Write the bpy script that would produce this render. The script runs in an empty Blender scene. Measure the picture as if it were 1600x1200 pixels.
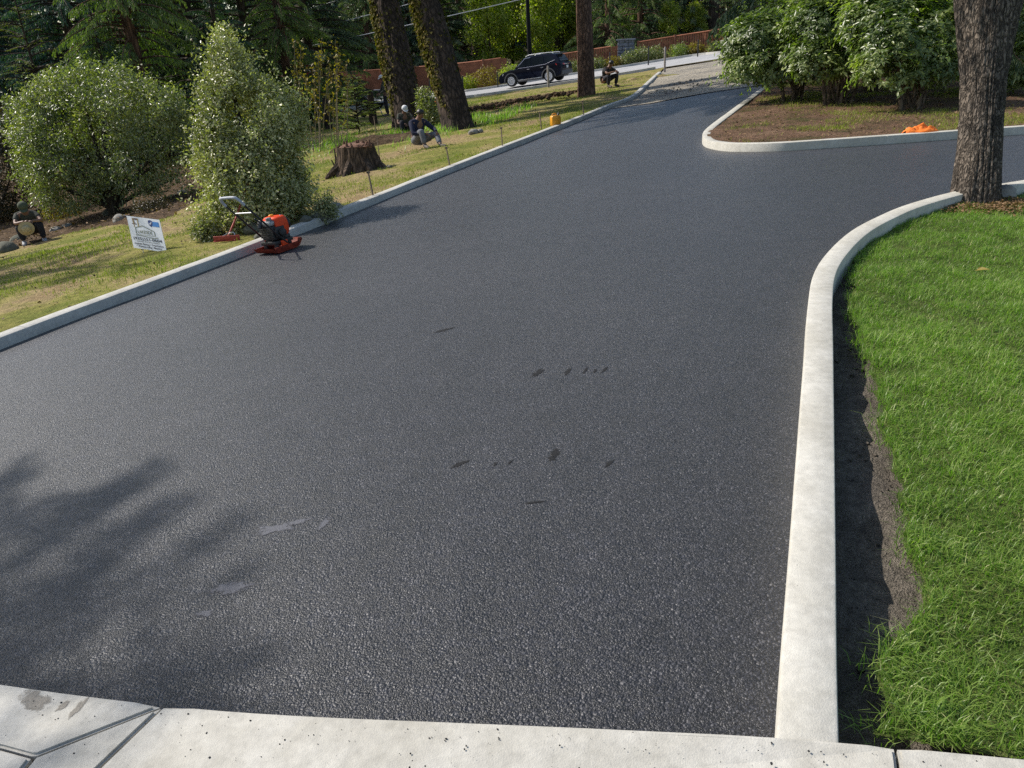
import bpy, bmesh, math, random
import numpy as np
from mathutils import Vector, Matrix, Euler
from mathutils.geometry import delaunay_2d_cdt

R = math.radians
rng = np.random.default_rng(7)
random.seed(7)
scene = bpy.context.scene
COL = scene.collection

# ------------------------------------------------------------------ camera maths and terrain
FPX = 1200.0
PITCH, ROLL, EYE = R(23.83), R(3.3), 1.65
_r = np.array([1.0, 0, 0]); _a = np.array([0, math.cos(PITCH), -math.sin(PITCH)]); _u = np.array([0, math.sin(PITCH), math.cos(PITCH)])
_cr = _r * math.cos(ROLL) - _u * math.sin(ROLL)
_cu = _u * math.cos(ROLL) + _r * math.sin(ROLL)
EYEP = np.array([0, 0, EYE])


def sm(t):
    t = np.clip(t, 0, 1)
    return t * t * (3 - 2 * t)


def lineD(x, y):
    return (x + 4.67) * .949 - (y - 6.6) * .316


def H(x, y):
    """height of the paved plane: falls to the left, rises a little towards the road"""
    d = lineD(x, y)
    e = d - 6.5
    e = -np.logaddexp(0, -2.5 * e) / 2.5
    e = -20 + np.logaddexp(0, .5 * (e + 20)) / .5
    z = .1 * e + .5 * sm((y - 14) / 28.) + .034 * np.maximum(0, y - 44)
    z = z - .08 * np.logaddexp(0, 1.2 * (-d - 3.2)) / 1.2 * (1 - sm((y - 17) / 11.)) * sm((y + 6) / 10.)
    return z


def ray(px, py):
    return _a + (px - 800) / FPX * _cr - (py - 600) / FPX * _cu


def at(px, py, off=0.0):
    d = ray(px, py); t = prev = .5
    while t < 220:
        p = EYEP + d * t
        if p[2] < H(p[0], p[1]) + off: break
        prev = t; t *= 1.03
    lo, hi = prev, t
    for _ in range(36):
        m = (lo + hi) / 2; p = EYEP + d * m
        if p[2] < H(p[0], p[1]) + off: hi = m
        else: lo = m
    return EYEP + d * hi


def depth_of(p):
    return float(np.dot(np.asarray(p) - EYEP, _a))


def pt(px, py, z):
    return EYEP + ray(px, py) * z


# ------------------------------------------------------------------ noise
def _h(i, j, k, s):
    n = (i * 73856093) ^ (j * 19349663) ^ (k * 83492791) ^ (s * 2654435)
    n = (n ^ (n >> 13)) * 1274126177
    n = n ^ (n >> 16)
    return (n & 0xffff) / 65535.0


def vn(p, s=0):
    p = np.asarray(p, float)
    i = np.floor(p).astype(np.int64); f = p - i; f = f * f * (3 - 2 * f)
    out = 0
    for a in (0, 1):
        for b in (0, 1):
            for c in (0, 1):
                w = (f[..., 0] if a else 1 - f[..., 0]) * (f[..., 1] if b else 1 - f[..., 1]) * (f[..., 2] if c else 1 - f[..., 2])
                out = out + w * _h(i[..., 0] + a, i[..., 1] + b, i[..., 2] + c, s)
    return out


def fbm(p, oct=4, s=0):
    p = np.asarray(p, float); o = 0; a = .5; t = 0
    for k in range(oct):
        o = o + a * vn(p * 2 ** k, s + k); t += a; a *= .5
    return o / t


def fbm2(x, y, f, oct=3, s=0):
    x = np.asarray(x, float); y = np.asarray(y, float)
    return fbm(np.stack([x * f, y * f, np.zeros_like(x)], -1), oct, s)


# ------------------------------------------------------------------ object helpers
def tag(o, label=None, cat=None, group=None, kind=None):
    if label: o['label'] = label
    if cat: o['category'] = cat
    if group: o['group'] = group
    if kind: o['kind'] = kind
    return o


def thing(name, loc, label, cat, group=None, rz=0.0):
    o = bpy.data.objects.new(name, None); COL.objects.link(o)
    o.location = [float(v) for v in loc]; o.rotation_euler = (0, 0, rz); o.empty_display_size = .1
    return tag(o, label, cat, group)


def link(name, me, mat=None, parent=None):
    o = bpy.data.objects.new(name, me); COL.objects.link(o)
    if mat: me.materials.append(mat)
    if parent: o.parent = parent
    return o


def copy_tree(root, loc, rz=0.0, sc=1.0, label=None):
    c = root.copy(); COL.objects.link(c)
    c.location = [float(v) for v in loc]; c.rotation_euler = (0, 0, rz); c.scale = (sc, sc, sc)
    if label: c['label'] = label
    for ch in list(root.children):
        d = ch.copy(); COL.objects.link(d); d.parent = c
        for g in list(ch.children):
            e = g.copy(); COL.objects.link(e); e.parent = d
    return c


def npmesh(name, verts, faces, k, smooth=False, attrs=None):
    """verts (N,3), faces (M,k)"""
    me = bpy.data.meshes.new(name)
    verts = np.ascontiguousarray(verts, np.float32); faces = np.ascontiguousarray(faces, np.int32)
    me.vertices.add(len(verts)); me.vertices.foreach_set('co', verts.ravel())
    me.loops.add(faces.size); me.loops.foreach_set('vertex_index', faces.ravel())
    me.polygons.add(len(faces)); me.polygons.foreach_set('loop_start', np.arange(0, faces.size, k, dtype=np.int32))
    if smooth: me.polygons.foreach_set('use_smooth', np.ones(len(faces), bool))
    for n, v in (attrs or {}).items():
        at_ = me.attributes.new(n, 'FLOAT', 'POINT'); at_.data.foreach_set('value', np.ascontiguousarray(v, np.float32))
    me.update(calc_edges=True)
    return me


class MB:
    def __init__(s): s.v = []; s.f = []
    def add(s, v, f):
        n = len(s.v); s.v += [tuple(float(c) for c in p) for p in v]; s.f += [tuple(n + i for i in q) for q in f]; return s
    def box(s, c, size, rot=None, bev=0.0, seg=2):
        bm = bmesh.new(); bmesh.ops.create_cube(bm, size=1)
        bmesh.ops.scale(bm, vec=size, verts=bm.verts)
        if bev: bmesh.ops.bevel(bm, geom=list(bm.edges), offset=bev, segments=seg, affect='EDGES', profile=.5)
        M = Matrix.Translation(Vector([float(x) for x in c])) @ (rot.to_4x4() if rot else Matrix())
        bm.verts.ensure_lookup_table(); bm.verts.index_update()
        s.add([M @ v.co for v in bm.verts], [[v.index for v in f.verts] for f in bm.faces]); bm.free(); return s
    def tube(s, path, rad, n=8, cap=True):
        P = [Vector([float(c) for c in p]) for p in path]
        if not hasattr(rad, '__len__'): rad = [rad] * len(P)
        T = []
        for i in range(len(P)):
            t = (P[min(i + 1, len(P) - 1)] - P[max(i - 1, 0)]); T.append(t.normalized() if t.length else Vector((0, 0, 1)))
        up = Vector((0, 0, 1)) if abs(T[0].z) < .9 else Vector((1, 0, 0))
        nx = T[0].cross(up).normalized(); vs = []; fs = []
        for i, p in enumerate(P):
            nx = (nx - T[i] * nx.dot(T[i])).normalized(); ny = T[i].cross(nx)
            for k in range(n):
                a = 2 * math.pi * k / n; vs.append(p + (nx * math.cos(a) + ny * math.sin(a)) * rad[i])
        for i in range(len(P) - 1):
            for k in range(n):
                fs.append((i * n + k, i * n + (k + 1) % n, (i + 1) * n + (k + 1) % n, (i + 1) * n + k))
        if cap: fs.append(tuple(range(n - 1, -1, -1))); fs.append(tuple((len(P) - 1) * n + k for k in range(n)))
        return s.add(vs, fs)
    def lathe(s, prof, n=20, M=None):
        vs = []; fs = []
        for (r_, z) in prof:
            for k in range(n):
                a = 2 * math.pi * k / n; v = Vector((r_ * math.cos(a), r_ * math.sin(a), z)); vs.append(M @ v if M else v)
        for i in range(len(prof) - 1):
            for k in range(n): fs.append((i * n + k, i * n + (k + 1) % n, (i + 1) * n + (k + 1) % n, (i + 1) * n + k))
        fs.append(tuple(range(n - 1, -1, -1))); fs.append(tuple((len(prof) - 1) * n + k for k in range(n)))
        return s.add(vs, fs)
    def loft(s, rings):
        n = len(rings[0]); vs = [p for r_ in rings for p in r_]; fs = []
        for i in range(len(rings) - 1):
            for k in range(n): fs.append((i * n + k, i * n + (k + 1) % n, (i + 1) * n + (k + 1) % n, (i + 1) * n + k))
        fs.append(tuple(range(n - 1, -1, -1))); fs.append(tuple((len(rings) - 1) * n + k for k in range(n)))
        return s.add(vs, fs)
    def blob(s, c, rad, sub=2, amp=.2, freq=2.0, seed=0, flat=None):
        bm = bmesh.new(); bmesh.ops.create_icosphere(bm, subdivisions=sub, radius=1)
        V = np.array([v.co[:] for v in bm.verts])
        n = fbm(V * freq + seed * 7.3 + 20, 3, seed)
        V = V * (1 + amp * 2 * (n - .5))[:, None] * np.array(rad)
        if flat is not None: V[:, 2] = np.maximum(V[:, 2], -flat)
        V = V + np.array(c)
        s.add(V, [[v.index for v in f.verts] for f in bm.faces]); bm.free(); return s
    def build(s, name, mat, parent=None, smooth=35, loc=None):
        me = bpy.data.meshes.new(name); me.from_pydata(s.v, [], s.f); me.update()
        bm = bmesh.new(); bm.from_mesh(me); bmesh.ops.recalc_face_normals(bm, faces=bm.faces); bm.to_mesh(me); bm.free()
        if smooth:
            me.polygons.foreach_set('use_smooth', np.ones(len(me.polygons), bool)); me.set_sharp_from_angle(angle=R(smooth))
        o = link(name, me, mat, parent)
        if loc is not None: o.location = loc
        return o


# ------------------------------------------------------------------ materials
def newmat(name):
    m = bpy.data.materials.new(name); m.use_nodes = True
    nt = m.node_tree; b = nt.nodes['Principled BSDF']
    return m, nt, b


def N(nt, typ, **kw):
    n = nt.nodes.new(typ)
    for k, v in kw.items():
        if k.startswith('i_'): n.inputs[k[2:].replace('_', ' ')].default_value = v
        else: setattr(n, k, v)
    return n


def ramp(nt, stops, interp='LINEAR'):
    n = nt.nodes.new('ShaderNodeValToRGB'); n.color_ramp.interpolation = interp
    e = n.color_ramp.elements
    while len(e) < len(stops): e.new(.5)
    for el, (p, c) in zip(e, stops): el.position = p; el.color = (*c, 1) if len(c) == 3 else c
    return n


def plain(name, c, rough=.5, metal=0.0, var=.15, scale=8.0, bump=.0, bscale=60.0, coat=0.0, spec=.5):
    m, nt, b = newmat(name); L = nt.links
    tc = N(nt, 'ShaderNodeTexCoord'); nz = N(nt, 'ShaderNodeTexNoise', i_Scale=scale, i_Detail=5.0, i_Roughness=.6)
    L.new(tc.outputs['Object'], nz.inputs['Vector'])
    rp = ramp(nt, [(.3, [v * (1 - var) for v in c]), (.7, [min(1, v * (1 + var)) for v in c])])
    L.new(nz.outputs['Fac'], rp.inputs['Fac']); L.new(rp.outputs['Color'], b.inputs['Base Color'])
    b.inputs['Roughness'].default_value = rough; b.inputs['Metallic'].default_value = metal
    b.inputs['Coat Weight'].default_value = coat; b.inputs['Specular IOR Level'].default_value = spec
    if bump:
        n2 = N(nt, 'ShaderNodeTexNoise', i_Scale=bscale, i_Detail=4.0); L.new(tc.outputs['Object'], n2.inputs['Vector'])
        bp = N(nt, 'ShaderNodeBump', i_Strength=bump, i_Distance=.02); L.new(n2.outputs['Fac'], bp.inputs['Height']); L.new(bp.outputs['Normal'], b.inputs['Normal'])
    return m


def leafmat(name, stops, rough=.4, trans=.25, tcol=(.25, .35, .05), spec=.5):
    m, nt, b = newmat(name); L = nt.links
    at_ = N(nt, 'ShaderNodeAttribute', attribute_name='tint')
    rp = ramp(nt, stops); L.new(at_.outputs['Fac'], rp.inputs['Fac']); L.new(rp.outputs['Color'], b.inputs['Base Color'])
    b.inputs['Roughness'].default_value = rough; b.inputs['Specular IOR Level'].default_value = spec
    out = nt.nodes['Material Output']
    tr = N(nt, 'ShaderNodeBsdfTranslucent'); mx = N(nt, 'ShaderNodeMixRGB', blend_type='MULTIPLY', i_Fac=1.0)
    L.new(rp.outputs['Color'], mx.inputs['Color1']); mx.inputs['Color2'].default_value = (tcol[0] * 6, tcol[1] * 6, tcol[2] * 6, 1)
    L.new(mx.outputs['Color'], tr.inputs['Color'])
    ms = N(nt, 'ShaderNodeMixShader', i_Fac=trans)
    L.new(b.outputs['BSDF'], ms.inputs[1]); L.new(tr.outputs['BSDF'], ms.inputs[2]); L.new(ms.outputs['Shader'], out.inputs['Surface'])
    return m


def asphalt_mat():
    m, nt, b = newmat('fresh_asphalt'); L = nt.links
    tc = N(nt, 'ShaderNodeTexCoord')
    wob = N(nt, 'ShaderNodeTexNoise', i_Scale=70.0, i_Detail=3.0); L.new(tc.outputs['Object'], wob.inputs['Vector'])
    wmx = N(nt, 'ShaderNodeVectorMath', operation='MULTIPLY_ADD'); L.new(wob.outputs['Color'], wmx.inputs[0]); wmx.inputs[1].default_value = (.013, .013, .013); L.new(tc.outputs['Object'], wmx.inputs[2])
    v1 = N(nt, 'ShaderNodeTexVoronoi', i_Scale=180.0); v2 = N(nt, 'ShaderNodeTexVoronoi', i_Scale=112.0)
    for v in (v1, v2): L.new(wmx.outputs[0], v.inputs['Vector'])
    big = N(nt, 'ShaderNodeTexNoise', i_Scale=.55, i_Detail=5.0, i_Roughness=.62); mid = N(nt, 'ShaderNodeTexNoise', i_Scale=5.0, i_Detail=5.0, i_Roughness=.65); sel = N(nt, 'ShaderNodeTexNoise', i_Scale=26.0, i_Detail=2.0)
    for v in (big, mid, sel): L.new(tc.outputs['Object'], v.inputs['Vector'])
    st = ramp(nt, [(.47, (0,) * 3), (.53, (1,) * 3)]); L.new(sel.outputs['Fac'], st.inputs['Fac'])
    col = N(nt, 'ShaderNodeMixRGB'); L.new(st.outputs['Color'], col.inputs['Fac']); L.new(v1.outputs['Color'], col.inputs['Color1']); L.new(v2.outputs['Color'], col.inputs['Color2'])
    dst = N(nt, 'ShaderNodeMixRGB'); L.new(st.outputs['Color'], dst.inputs['Fac']); L.new(v1.outputs['Distance'], dst.inputs['Color1']); L.new(v2.outputs['Distance'], dst.inputs['Color2'])
    sp = N(nt, 'ShaderNodeSeparateColor'); L.new(col.outputs['Color'], sp.inputs['Color'])
    # bitumen-black stones, a few paler where the film is thin
    rp = ramp(nt, [(0, (.0035, .0036, .006)), (.45, (.0105, .0106, .0148)), (.75, (.030, .030, .038)), (.93, (.062, .061, .068)), (1, (.115, .11, .112))]); L.new(sp.outputs['Red'], rp.inputs['Fac'])
    rb = ramp(nt, [(.3, (.75, .76, .80)), (.7, (1.35, 1.3, 1.22))]); L.new(big.outputs['Fac'], rb.inputs['Fac'])
    m1 = N(nt, 'ShaderNodeMixRGB', blend_type='MULTIPLY', i_Fac=1.0); L.new(rp.outputs['Color'], m1.inputs['Color1']); L.new(rb.outputs['Color'], m1.inputs['Color2'])
    rb2 = ramp(nt, [(.3, (.7,) * 3), (.7, (1.3,) * 3)]); L.new(mid.outputs['Fac'], rb2.inputs['Fac'])
    m2 = N(nt, 'ShaderNodeMixRGB', blend_type='MULTIPLY', i_Fac=1.0); L.new(m1.outputs['Color'], m2.inputs['Color1']); L.new(rb2.outputs['Color'], m2.inputs['Color2'])
    L.new(m2.outputs['Color'], b.inputs['Base Color'])
    # every stone has its own facet, gaps between stones are deep
    geo = N(nt, 'ShaderNodeNewGeometry')
    sub = N(nt, 'ShaderNodeVectorMath', operation='MULTIPLY_ADD'); L.new(col.outputs['Color'], sub.inputs[0]); sub.inputs[1].default_value = (.66, .66, 0); sub.inputs[2].default_value = (-.33, -.33, 0)
    ad = N(nt, 'ShaderNodeVectorMath', operation='ADD'); L.new(sub.outputs[0], ad.inputs[0]); L.new(geo.outputs['Normal'], ad.inputs[1])
    nm = N(nt, 'ShaderNodeVectorMath', operation='NORMALIZE'); L.new(ad.outputs[0], nm.inputs[0])
    hm = N(nt, 'ShaderNodeMath', operation='MULTIPLY_ADD'); L.new(dst.outputs['Color'], hm.inputs[0]); hm.inputs[1].default_value = -.9; L.new(sp.outputs['Green'], hm.inputs[2])
    bp = N(nt, 'ShaderNodeBump', i_Strength=1.0, i_Distance=.011); L.new(hm.outputs[0], bp.inputs['Height']); L.new(nm.outputs[0], bp.inputs['Normal']); L.new(bp.outputs['Normal'], b.inputs['Normal'])
    bc = N(nt, 'ShaderNodeBump', i_Strength=.55, i_Distance=.006); L.new(hm.outputs[0], bc.inputs['Height']); L.new(bc.outputs['Normal'], b.inputs['Coat Normal'])
    rr = ramp(nt, [(.3, (.46,) * 3), (.7, (.58,) * 3)]); L.new(mid.outputs['Fac'], rr.inputs['Fac']); L.new(rr.outputs['Color'], b.inputs['Roughness'])
    b.inputs['Specular IOR Level'].default_value = .42
    b.inputs['Coat Weight'].default_value = .72; b.inputs['Coat Roughness'].default_value = .40; b.inputs['Coat IOR'].default_value = 1.5
    b.inputs['Sheen Weight'].default_value = .05; b.inputs['Sheen Roughness'].default_value = .45; b.inputs['Sheen Tint'].default_value = (.90, .93, 1, 1)
    return m


def fade_mat(name, c, rough, scale):
    """thin film that thins out to nothing at its edge, broken up by the stones beneath"""
    m = plain(name, c, rough, 0, .15, 60, .3, 300); nt = m.node_tree; L = nt.links; b = nt.nodes['Principled BSDF']
    at_ = N(nt, 'ShaderNodeAttribute', attribute_name='fade'); tc = N(nt, 'ShaderNodeTexCoord')
    nz = N(nt, 'ShaderNodeTexNoise', i_Scale=scale, i_Detail=4.0, i_Roughness=.7); L.new(tc.outputs['Object'], nz.inputs['Vector'])
    a_ = N(nt, 'ShaderNodeMath', operation='MULTIPLY_ADD'); L.new(nz.outputs['Fac'], a_.inputs[0]); a_.inputs[1].default_value = 1.5; L.new(at_.outputs['Fac'], a_.inputs[2])
    rp = ramp(nt, [(.70, (0,) * 3), (1.0, (1,) * 3)]); s_ = N(nt, 'ShaderNodeMath', operation='MULTIPLY'); L.new(a_.outputs[0], s_.inputs[0]); s_.inputs[1].default_value = .85
    L.new(s_.outputs[0], rp.inputs['Fac']); L.new(rp.outputs['Color'], b.inputs['Alpha'])
    return m


def concrete_mat(name, c0, c1, pits=True):
    m, nt, b = newmat(name); L = nt.links
    tc = N(nt, 'ShaderNodeTexCoord')
    n1 = N(nt, 'ShaderNodeTexNoise', i_Scale=3.0, i_Detail=6.0, i_Roughness=.65); n2 = N(nt, 'ShaderNodeTexNoise', i_Scale=26.0, i_Detail=5.0, i_Roughness=.7); n3 = N(nt, 'ShaderNodeTexNoise', i_Scale=240.0, i_Detail=2.0)
    for n in (n1, n2, n3): L.new(tc.outputs['Object'], n.inputs['Vector'])
    rp = ramp(nt, [(.32, c0), (.62, c1)]); L.new(n1.outputs['Fac'], rp.inputs['Fac'])
    r2 = ramp(nt, [(.3, (.84,) * 3), (.65, (1.08,) * 3)]); L.new(n2.outputs['Fac'], r2.inputs['Fac'])
    mu = N(nt, 'ShaderNodeMixRGB', blend_type='MULTIPLY', i_Fac=1.0); L.new(rp.outputs['Color'], mu.inputs['Color1']); L.new(r2.outputs['Color'], mu.inputs['Color2'])
    last = mu
    if pits:
        vo = N(nt, 'ShaderNodeTexVoronoi', i_Scale=60.0); L.new(tc.outputs['Object'], vo.inputs['Vector'])
        ms = N(nt, 'ShaderNodeTexNoise', i_Scale=4.0, i_Detail=3.0); L.new(tc.outputs['Object'], ms.inputs['Vector'])
        sc = N(nt, 'ShaderNodeSeparateColor'); L.new(vo.outputs['Color'], sc.inputs['Color'])
        gate = N(nt, 'ShaderNodeMath', operation='MULTIPLY'); L.new(sc.outputs['Red'], gate.inputs[0]); L.new(ms.outputs['Fac'], gate.inputs[1])
        th = N(nt, 'ShaderNodeMath', operation='MULTIPLY_ADD'); L.new(gate.outputs[0], th.inputs[0]); th.inputs[1].default_value = .62; th.inputs[2].default_value = -.235
        ls = N(nt, 'ShaderNodeMath', operation='LESS_THAN'); L.new(vo.outputs['Distance'], ls.inputs[0]); L.new(th.outputs[0], ls.inputs[1])
        mk = N(nt, 'ShaderNodeMixRGB', blend_type='MIX'); L.new(ls.outputs[0], mk.inputs['Fac']); L.new(mu.outputs['Color'], mk.inputs['Color1']); mk.inputs['Color2'].default_value = (.06, .055, .05, 1)
        last = mk
    L.new(last.outputs['Color'], b.inputs['Base Color'])
    ad = N(nt, 'ShaderNodeMath', operation='MULTIPLY_ADD'); L.new(n2.outputs['Fac'], ad.inputs[0]); ad.inputs[1].default_value = 1.5; L.new(n3.outputs['Fac'], ad.inputs[2])
    bp = N(nt, 'ShaderNodeBump', i_Strength=.25, i_Distance=.006); L.new(ad.outputs[0], bp.inputs['Height']); L.new(bp.outputs['Normal'], b.inputs['Normal'])
    b.inputs['Roughness'].default_value = .85; b.inputs['Specular IOR Level'].default_value = .3
    return m


def soil_mat(name, cols, scale=1.2, fine=14.0, bump=.6, bdist=.03):
    """cols: list of (pos, colour) across a patchy noise, broken up by finer noise"""
    m, nt, b = newmat(name); L = nt.links
    tc = N(nt, 'ShaderNodeTexCoord')
    n1 = N(nt, 'ShaderNodeTexNoise', i_Scale=scale, i_Detail=7.0, i_Roughness=.68); n2 = N(nt, 'ShaderNodeTexNoise', i_Scale=fine, i_Detail=6.0, i_Roughness=.7); n3 = N(nt, 'ShaderNodeTexNoise', i_Scale=fine * 6, i_Detail=3.0)
    for n in (n1, n2, n3): L.new(tc.outputs['Object'], n.inputs['Vector'])
    rp = ramp(nt, cols); L.new(n1.outputs['Fac'], rp.inputs['Fac'])
    r2 = ramp(nt, [(.28, (.5,) * 3), (.5, (1.0,) * 3), (.72, (1.4,) * 3)]); L.new(n2.outputs['Fac'], r2.inputs['Fac'])
    mu = N(nt, 'ShaderNodeMixRGB', blend_type='MULTIPLY', i_Fac=1.0); L.new(rp.outputs['Color'], mu.inputs['Color1']); L.new(r2.outputs['Color'], mu.inputs['Color2'])
    r3 = ramp(nt, [(.3, (.6,) * 3), (.7, (1.35,) * 3)]); L.new(n3.outputs['Fac'], r3.inputs['Fac'])
    m3 = N(nt, 'ShaderNodeMixRGB', blend_type='MULTIPLY', i_Fac=1.0); L.new(mu.outputs['Color'], m3.inputs['Color1']); L.new(r3.outputs['Color'], m3.inputs['Color2'])
    L.new(m3.outputs['Color'], b.inputs['Base Color'])
    ad = N(nt, 'ShaderNodeMath', operation='MULTIPLY_ADD'); L.new(n2.outputs['Fac'], ad.inputs[0]); ad.inputs[1].default_value = 2.0; L.new(n3.outputs['Fac'], ad.inputs[2])
    bp = N(nt, 'ShaderNodeBump', i_Strength=bump, i_Distance=bdist); L.new(ad.outputs[0], bp.inputs['Height']); L.new(bp.outputs['Normal'], b.inputs['Normal'])
    b.inputs['Roughness'].default_value = .95; b.inputs['Specular IOR Level'].default_value = .15
    return m


def bark_mat(name, dark, light, zs=.25, scale=9.0, bump=1.0, tint=None):
    m, nt, b = newmat(name); L = nt.links
    tc = N(nt, 'ShaderNodeTexCoord'); mp = N(nt, 'ShaderNodeMapping'); mp.inputs['Scale'].default_value = (1, 1, zs)
    L.new(tc.outputs['Object'], mp.inputs['Vector'])
    wn = N(nt, 'ShaderNodeTexNoise', i_Scale=scale * .8, i_Detail=3.0); L.new(mp.outputs[0], wn.inputs['Vector'])
    wm = N(nt, 'ShaderNodeVectorMath', operation='MULTIPLY_ADD'); L.new(wn.outputs['Color'], wm.inputs[0]); wm.inputs[1].default_value = (.12, .12, .12); L.new(mp.outputs[0], wm.inputs[2])
    vo = N(nt, 'ShaderNodeTexVoronoi', feature='DISTANCE_TO_EDGE', i_Scale=scale); L.new(wm.outputs[0], vo.inputs['Vector'])
    nz = N(nt, 'ShaderNodeTexNoise', i_Scale=scale * 3, i_Detail=6.0, i_Roughness=.7); L.new(mp.outputs[0], nz.inputs['Vector'])
    big = N(nt, 'ShaderNodeTexNoise', i_Scale=2.2, i_Detail=4.0); L.new(tc.outputs['Object'], big.inputs['Vector'])
    h = N(nt, 'ShaderNodeMath', operation='MINIMUM'); L.new(vo.outputs['Distance'], h.inputs[0]); h.inputs[1].default_value = .28
    h2 = N(nt, 'ShaderNodeMath', operation='MULTIPLY_ADD'); L.new(nz.outputs['Fac'], h2.inputs[0]); h2.inputs[1].default_value = .22; L.new(h.outputs[0], h2.inputs[2])
    rp = ramp(nt, [(.06, dark), (.38, light)]); L.new(h2.outputs[0], rp.inputs['Fac'])
    r2 = ramp(nt, [(.3, (.7,) * 3), (.7, (1.25, 1.2, 1.12) if tint is None else tint)]); L.new(big.outputs['Fac'], r2.inputs['Fac'])
    mu = N(nt, 'ShaderNodeMixRGB', blend_type='MULTIPLY', i_Fac=1.0); L.new(rp.outputs['Color'], mu.inputs['Color1']); L.new(r2.outputs['Color'], mu.inputs['Color2'])
    L.new(mu.outputs['Color'], b.inputs['Base Color'])
    bp = N(nt, 'ShaderNodeBump', i_Strength=bump, i_Distance=.05); L.new(h2.outputs[0], bp.inputs['Height']); L.new(bp.outputs['Normal'], b.inputs['Normal'])
    b.inputs['Roughness'].default_value = .9; b.inputs['Specular IOR Level'].default_value = .2
    return m


M = {}
M['asphalt'] = asphalt_mat()
M['kerb'] = concrete_mat('kerb_concrete', (.455, .43, .365), (.575, .55, .485))
M['kerb_grey'] = concrete_mat('grey_kerb_concrete', (.42, .40, .36), (.55, .53, .48))
M['slab'] = concrete_mat('slab_concrete', (.43, .405, .345), (.56, .535, .475))
M['lawn_soil'] = soil_mat('mossy_lawn_soil', [(.34, (.14, .165, .028)), (.47, (.25, .23, .06)), (.56, (.34, .26, .125)), (.68, (.28, .185, .10))], .6, 11.0, .8, .03)
M['bed_soil'] = soil_mat('bark_and_soil', [(.3, (.06, .04, .025)), (.5, (.13, .085, .05)), (.7, (.22, .15, .09))], 1.6, 13.0, .9, .05)
M['island_soil'] = soil_mat('island_soil', [(.32, (.09, .11, .025)), (.42, (.15, .10, .055)), (.55, (.23, .135, .085)), (.7, (.31, .21, .13))], 1.1, 9.0, 1.0, .06)
M['dark_soil'] = soil_mat('garden_soil', [(.3, (.17, .145, .12)), (.6, (.28, .24, .19)), (.8, (.38, .32, .25))], 4.0, 26.0, 1.0, .035)
M['gravel'] = soil_mat('apron_gravel', [(.3, (.17, .16, .15)), (.5, (.38, .34, .275)), (.7, (.52, .45, .34))], .5, 9.0, .8, .05)
M['road'] = soil_mat('old_road', [(.3, (.36, .36, .36)), (.7, (.46, .45, .44))], .4, 20.0, .2, .01)
M['ground'] = soil_mat('forest_floor', [(.35, (.05, .055, .02)), (.6, (.12, .09, .05))], .8, 9.0, .8, .06)
M['turf_soil'] = soil_mat('turf_thatch', [(.3, (.06, .10, .018)), (.6, (.13, .15, .045))], 5.0, 30.0, .8, .02)
M['bark_fir'] = bark_mat('fir_bark', (.018, .014, .012), (.095, .07, .055), .10, 9.0, 1.0)
M['bark_plate'] = bark_mat('scaly_bark', (.009, .0075, .0065), (.225, .188, .155), .34, 23.0, 1.0)
M['bark_red'] = bark_mat('reddish_fir_bark', (.03, .018, .013), (.19, .115, .08), .10, 9.0, 1.0)
M['bark_dark'] = bark_mat('dark_bark', (.02, .016, .012), (.09, .07, .05), .3, 14.0, .8)
M['bark_stem'] = bark_mat('shrub_bark', (.04, .03, .022), (.20, .15, .11), .3, 14.0, .8)
M['stump'] = bark_mat('rotten_stump_wood', (.022, .017, .013), (.15, .105, .075), .14, 10.0, 1.0)
M['wood_red'] = plain('rotten_red_wood', (.17, .085, .05), .9, 0, .4, 12, .8, 30)
M['holly'] = leafmat('holly_leaf', [(0, (.035, .045, .018)), (.35, (.145, .155, .06)), (.7, (.40, .38, .18)), (1, (.64, .58, .32))], .36, .18)
M['bay'] = leafmat('broad_shrub_leaf', [(0, (.032, .048, .021)), (.4, (.125, .145, .066)), (.8, (.30, .30, .15)), (1, (.46, .41, .20))], .36, .25)
M['russet'] = leafmat('russet_shrub_leaf', [(0, (.025, .022, .01)), (.6, (.05, .042, .018)), (1, (.11, .06, .025))], .5, .2)
M['rhodo'] = leafmat('rhododendron_leaf', [(0, (.035, .06, .02)), (.4, (.115, .155, .048)), (.75, (.29, .325, .12)), (1, (.46, .46, .21))], .33, .32)
M['fir'] = leafmat('fir_needles', [(0, (.024, .046, .028)), (.5, (.085, .125, .066)), (1, (.24, .27, .11))], .6, .15, spec=.3)
M['fir_blue'] = leafmat('blue_fir_needles', [(0, (.022, .052, .046)), (.5, (.066, .125, .10)), (1, (.16, .23, .15))], .6, .15, spec=.3)
M['cedar'] = leafmat('cedar_sprays', [(0, (.045, .078, .028)), (.5, (.155, .21, .07)), (1, (.36, .39, .125))], .55, .22, spec=.3)
M['gold'] = leafmat('golden_sprays', [(0, (.06, .09, .015)), (.6, (.16, .17, .03)), (1, (.30, .27, .05))], .55, .25, spec=.3)
M['maple'] = leafmat('spring_leaf', [(0, (.08, .11, .015)), (.5, (.23, .26, .04)), (1, (.46, .42, .09))], .45, .45)
M['orange_leaf'] = leafmat('orange_leaf', [(0, (.10, .08, .02)), (.5, (.22, .14, .03)), (1, (.32, .24, .06))], .5, .35)
M['ivy'] = leafmat('ivy_leaf', [(0, (.03, .035, .01)), (.5, (.10, .09, .02)), (.85, (.19, .135, .035)), (1, (.26, .18, .05))], .75, .2, spec=.15)
M['blade'] = leafmat('grass_blade', [(0, (.085, .135, .02)), (.45, (.195, .285, .05)), (.85, (.33, .40, .11)), (1, (.52, .47, .25))], .42, .35, (.2, .35, .04), spec=.4)
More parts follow.
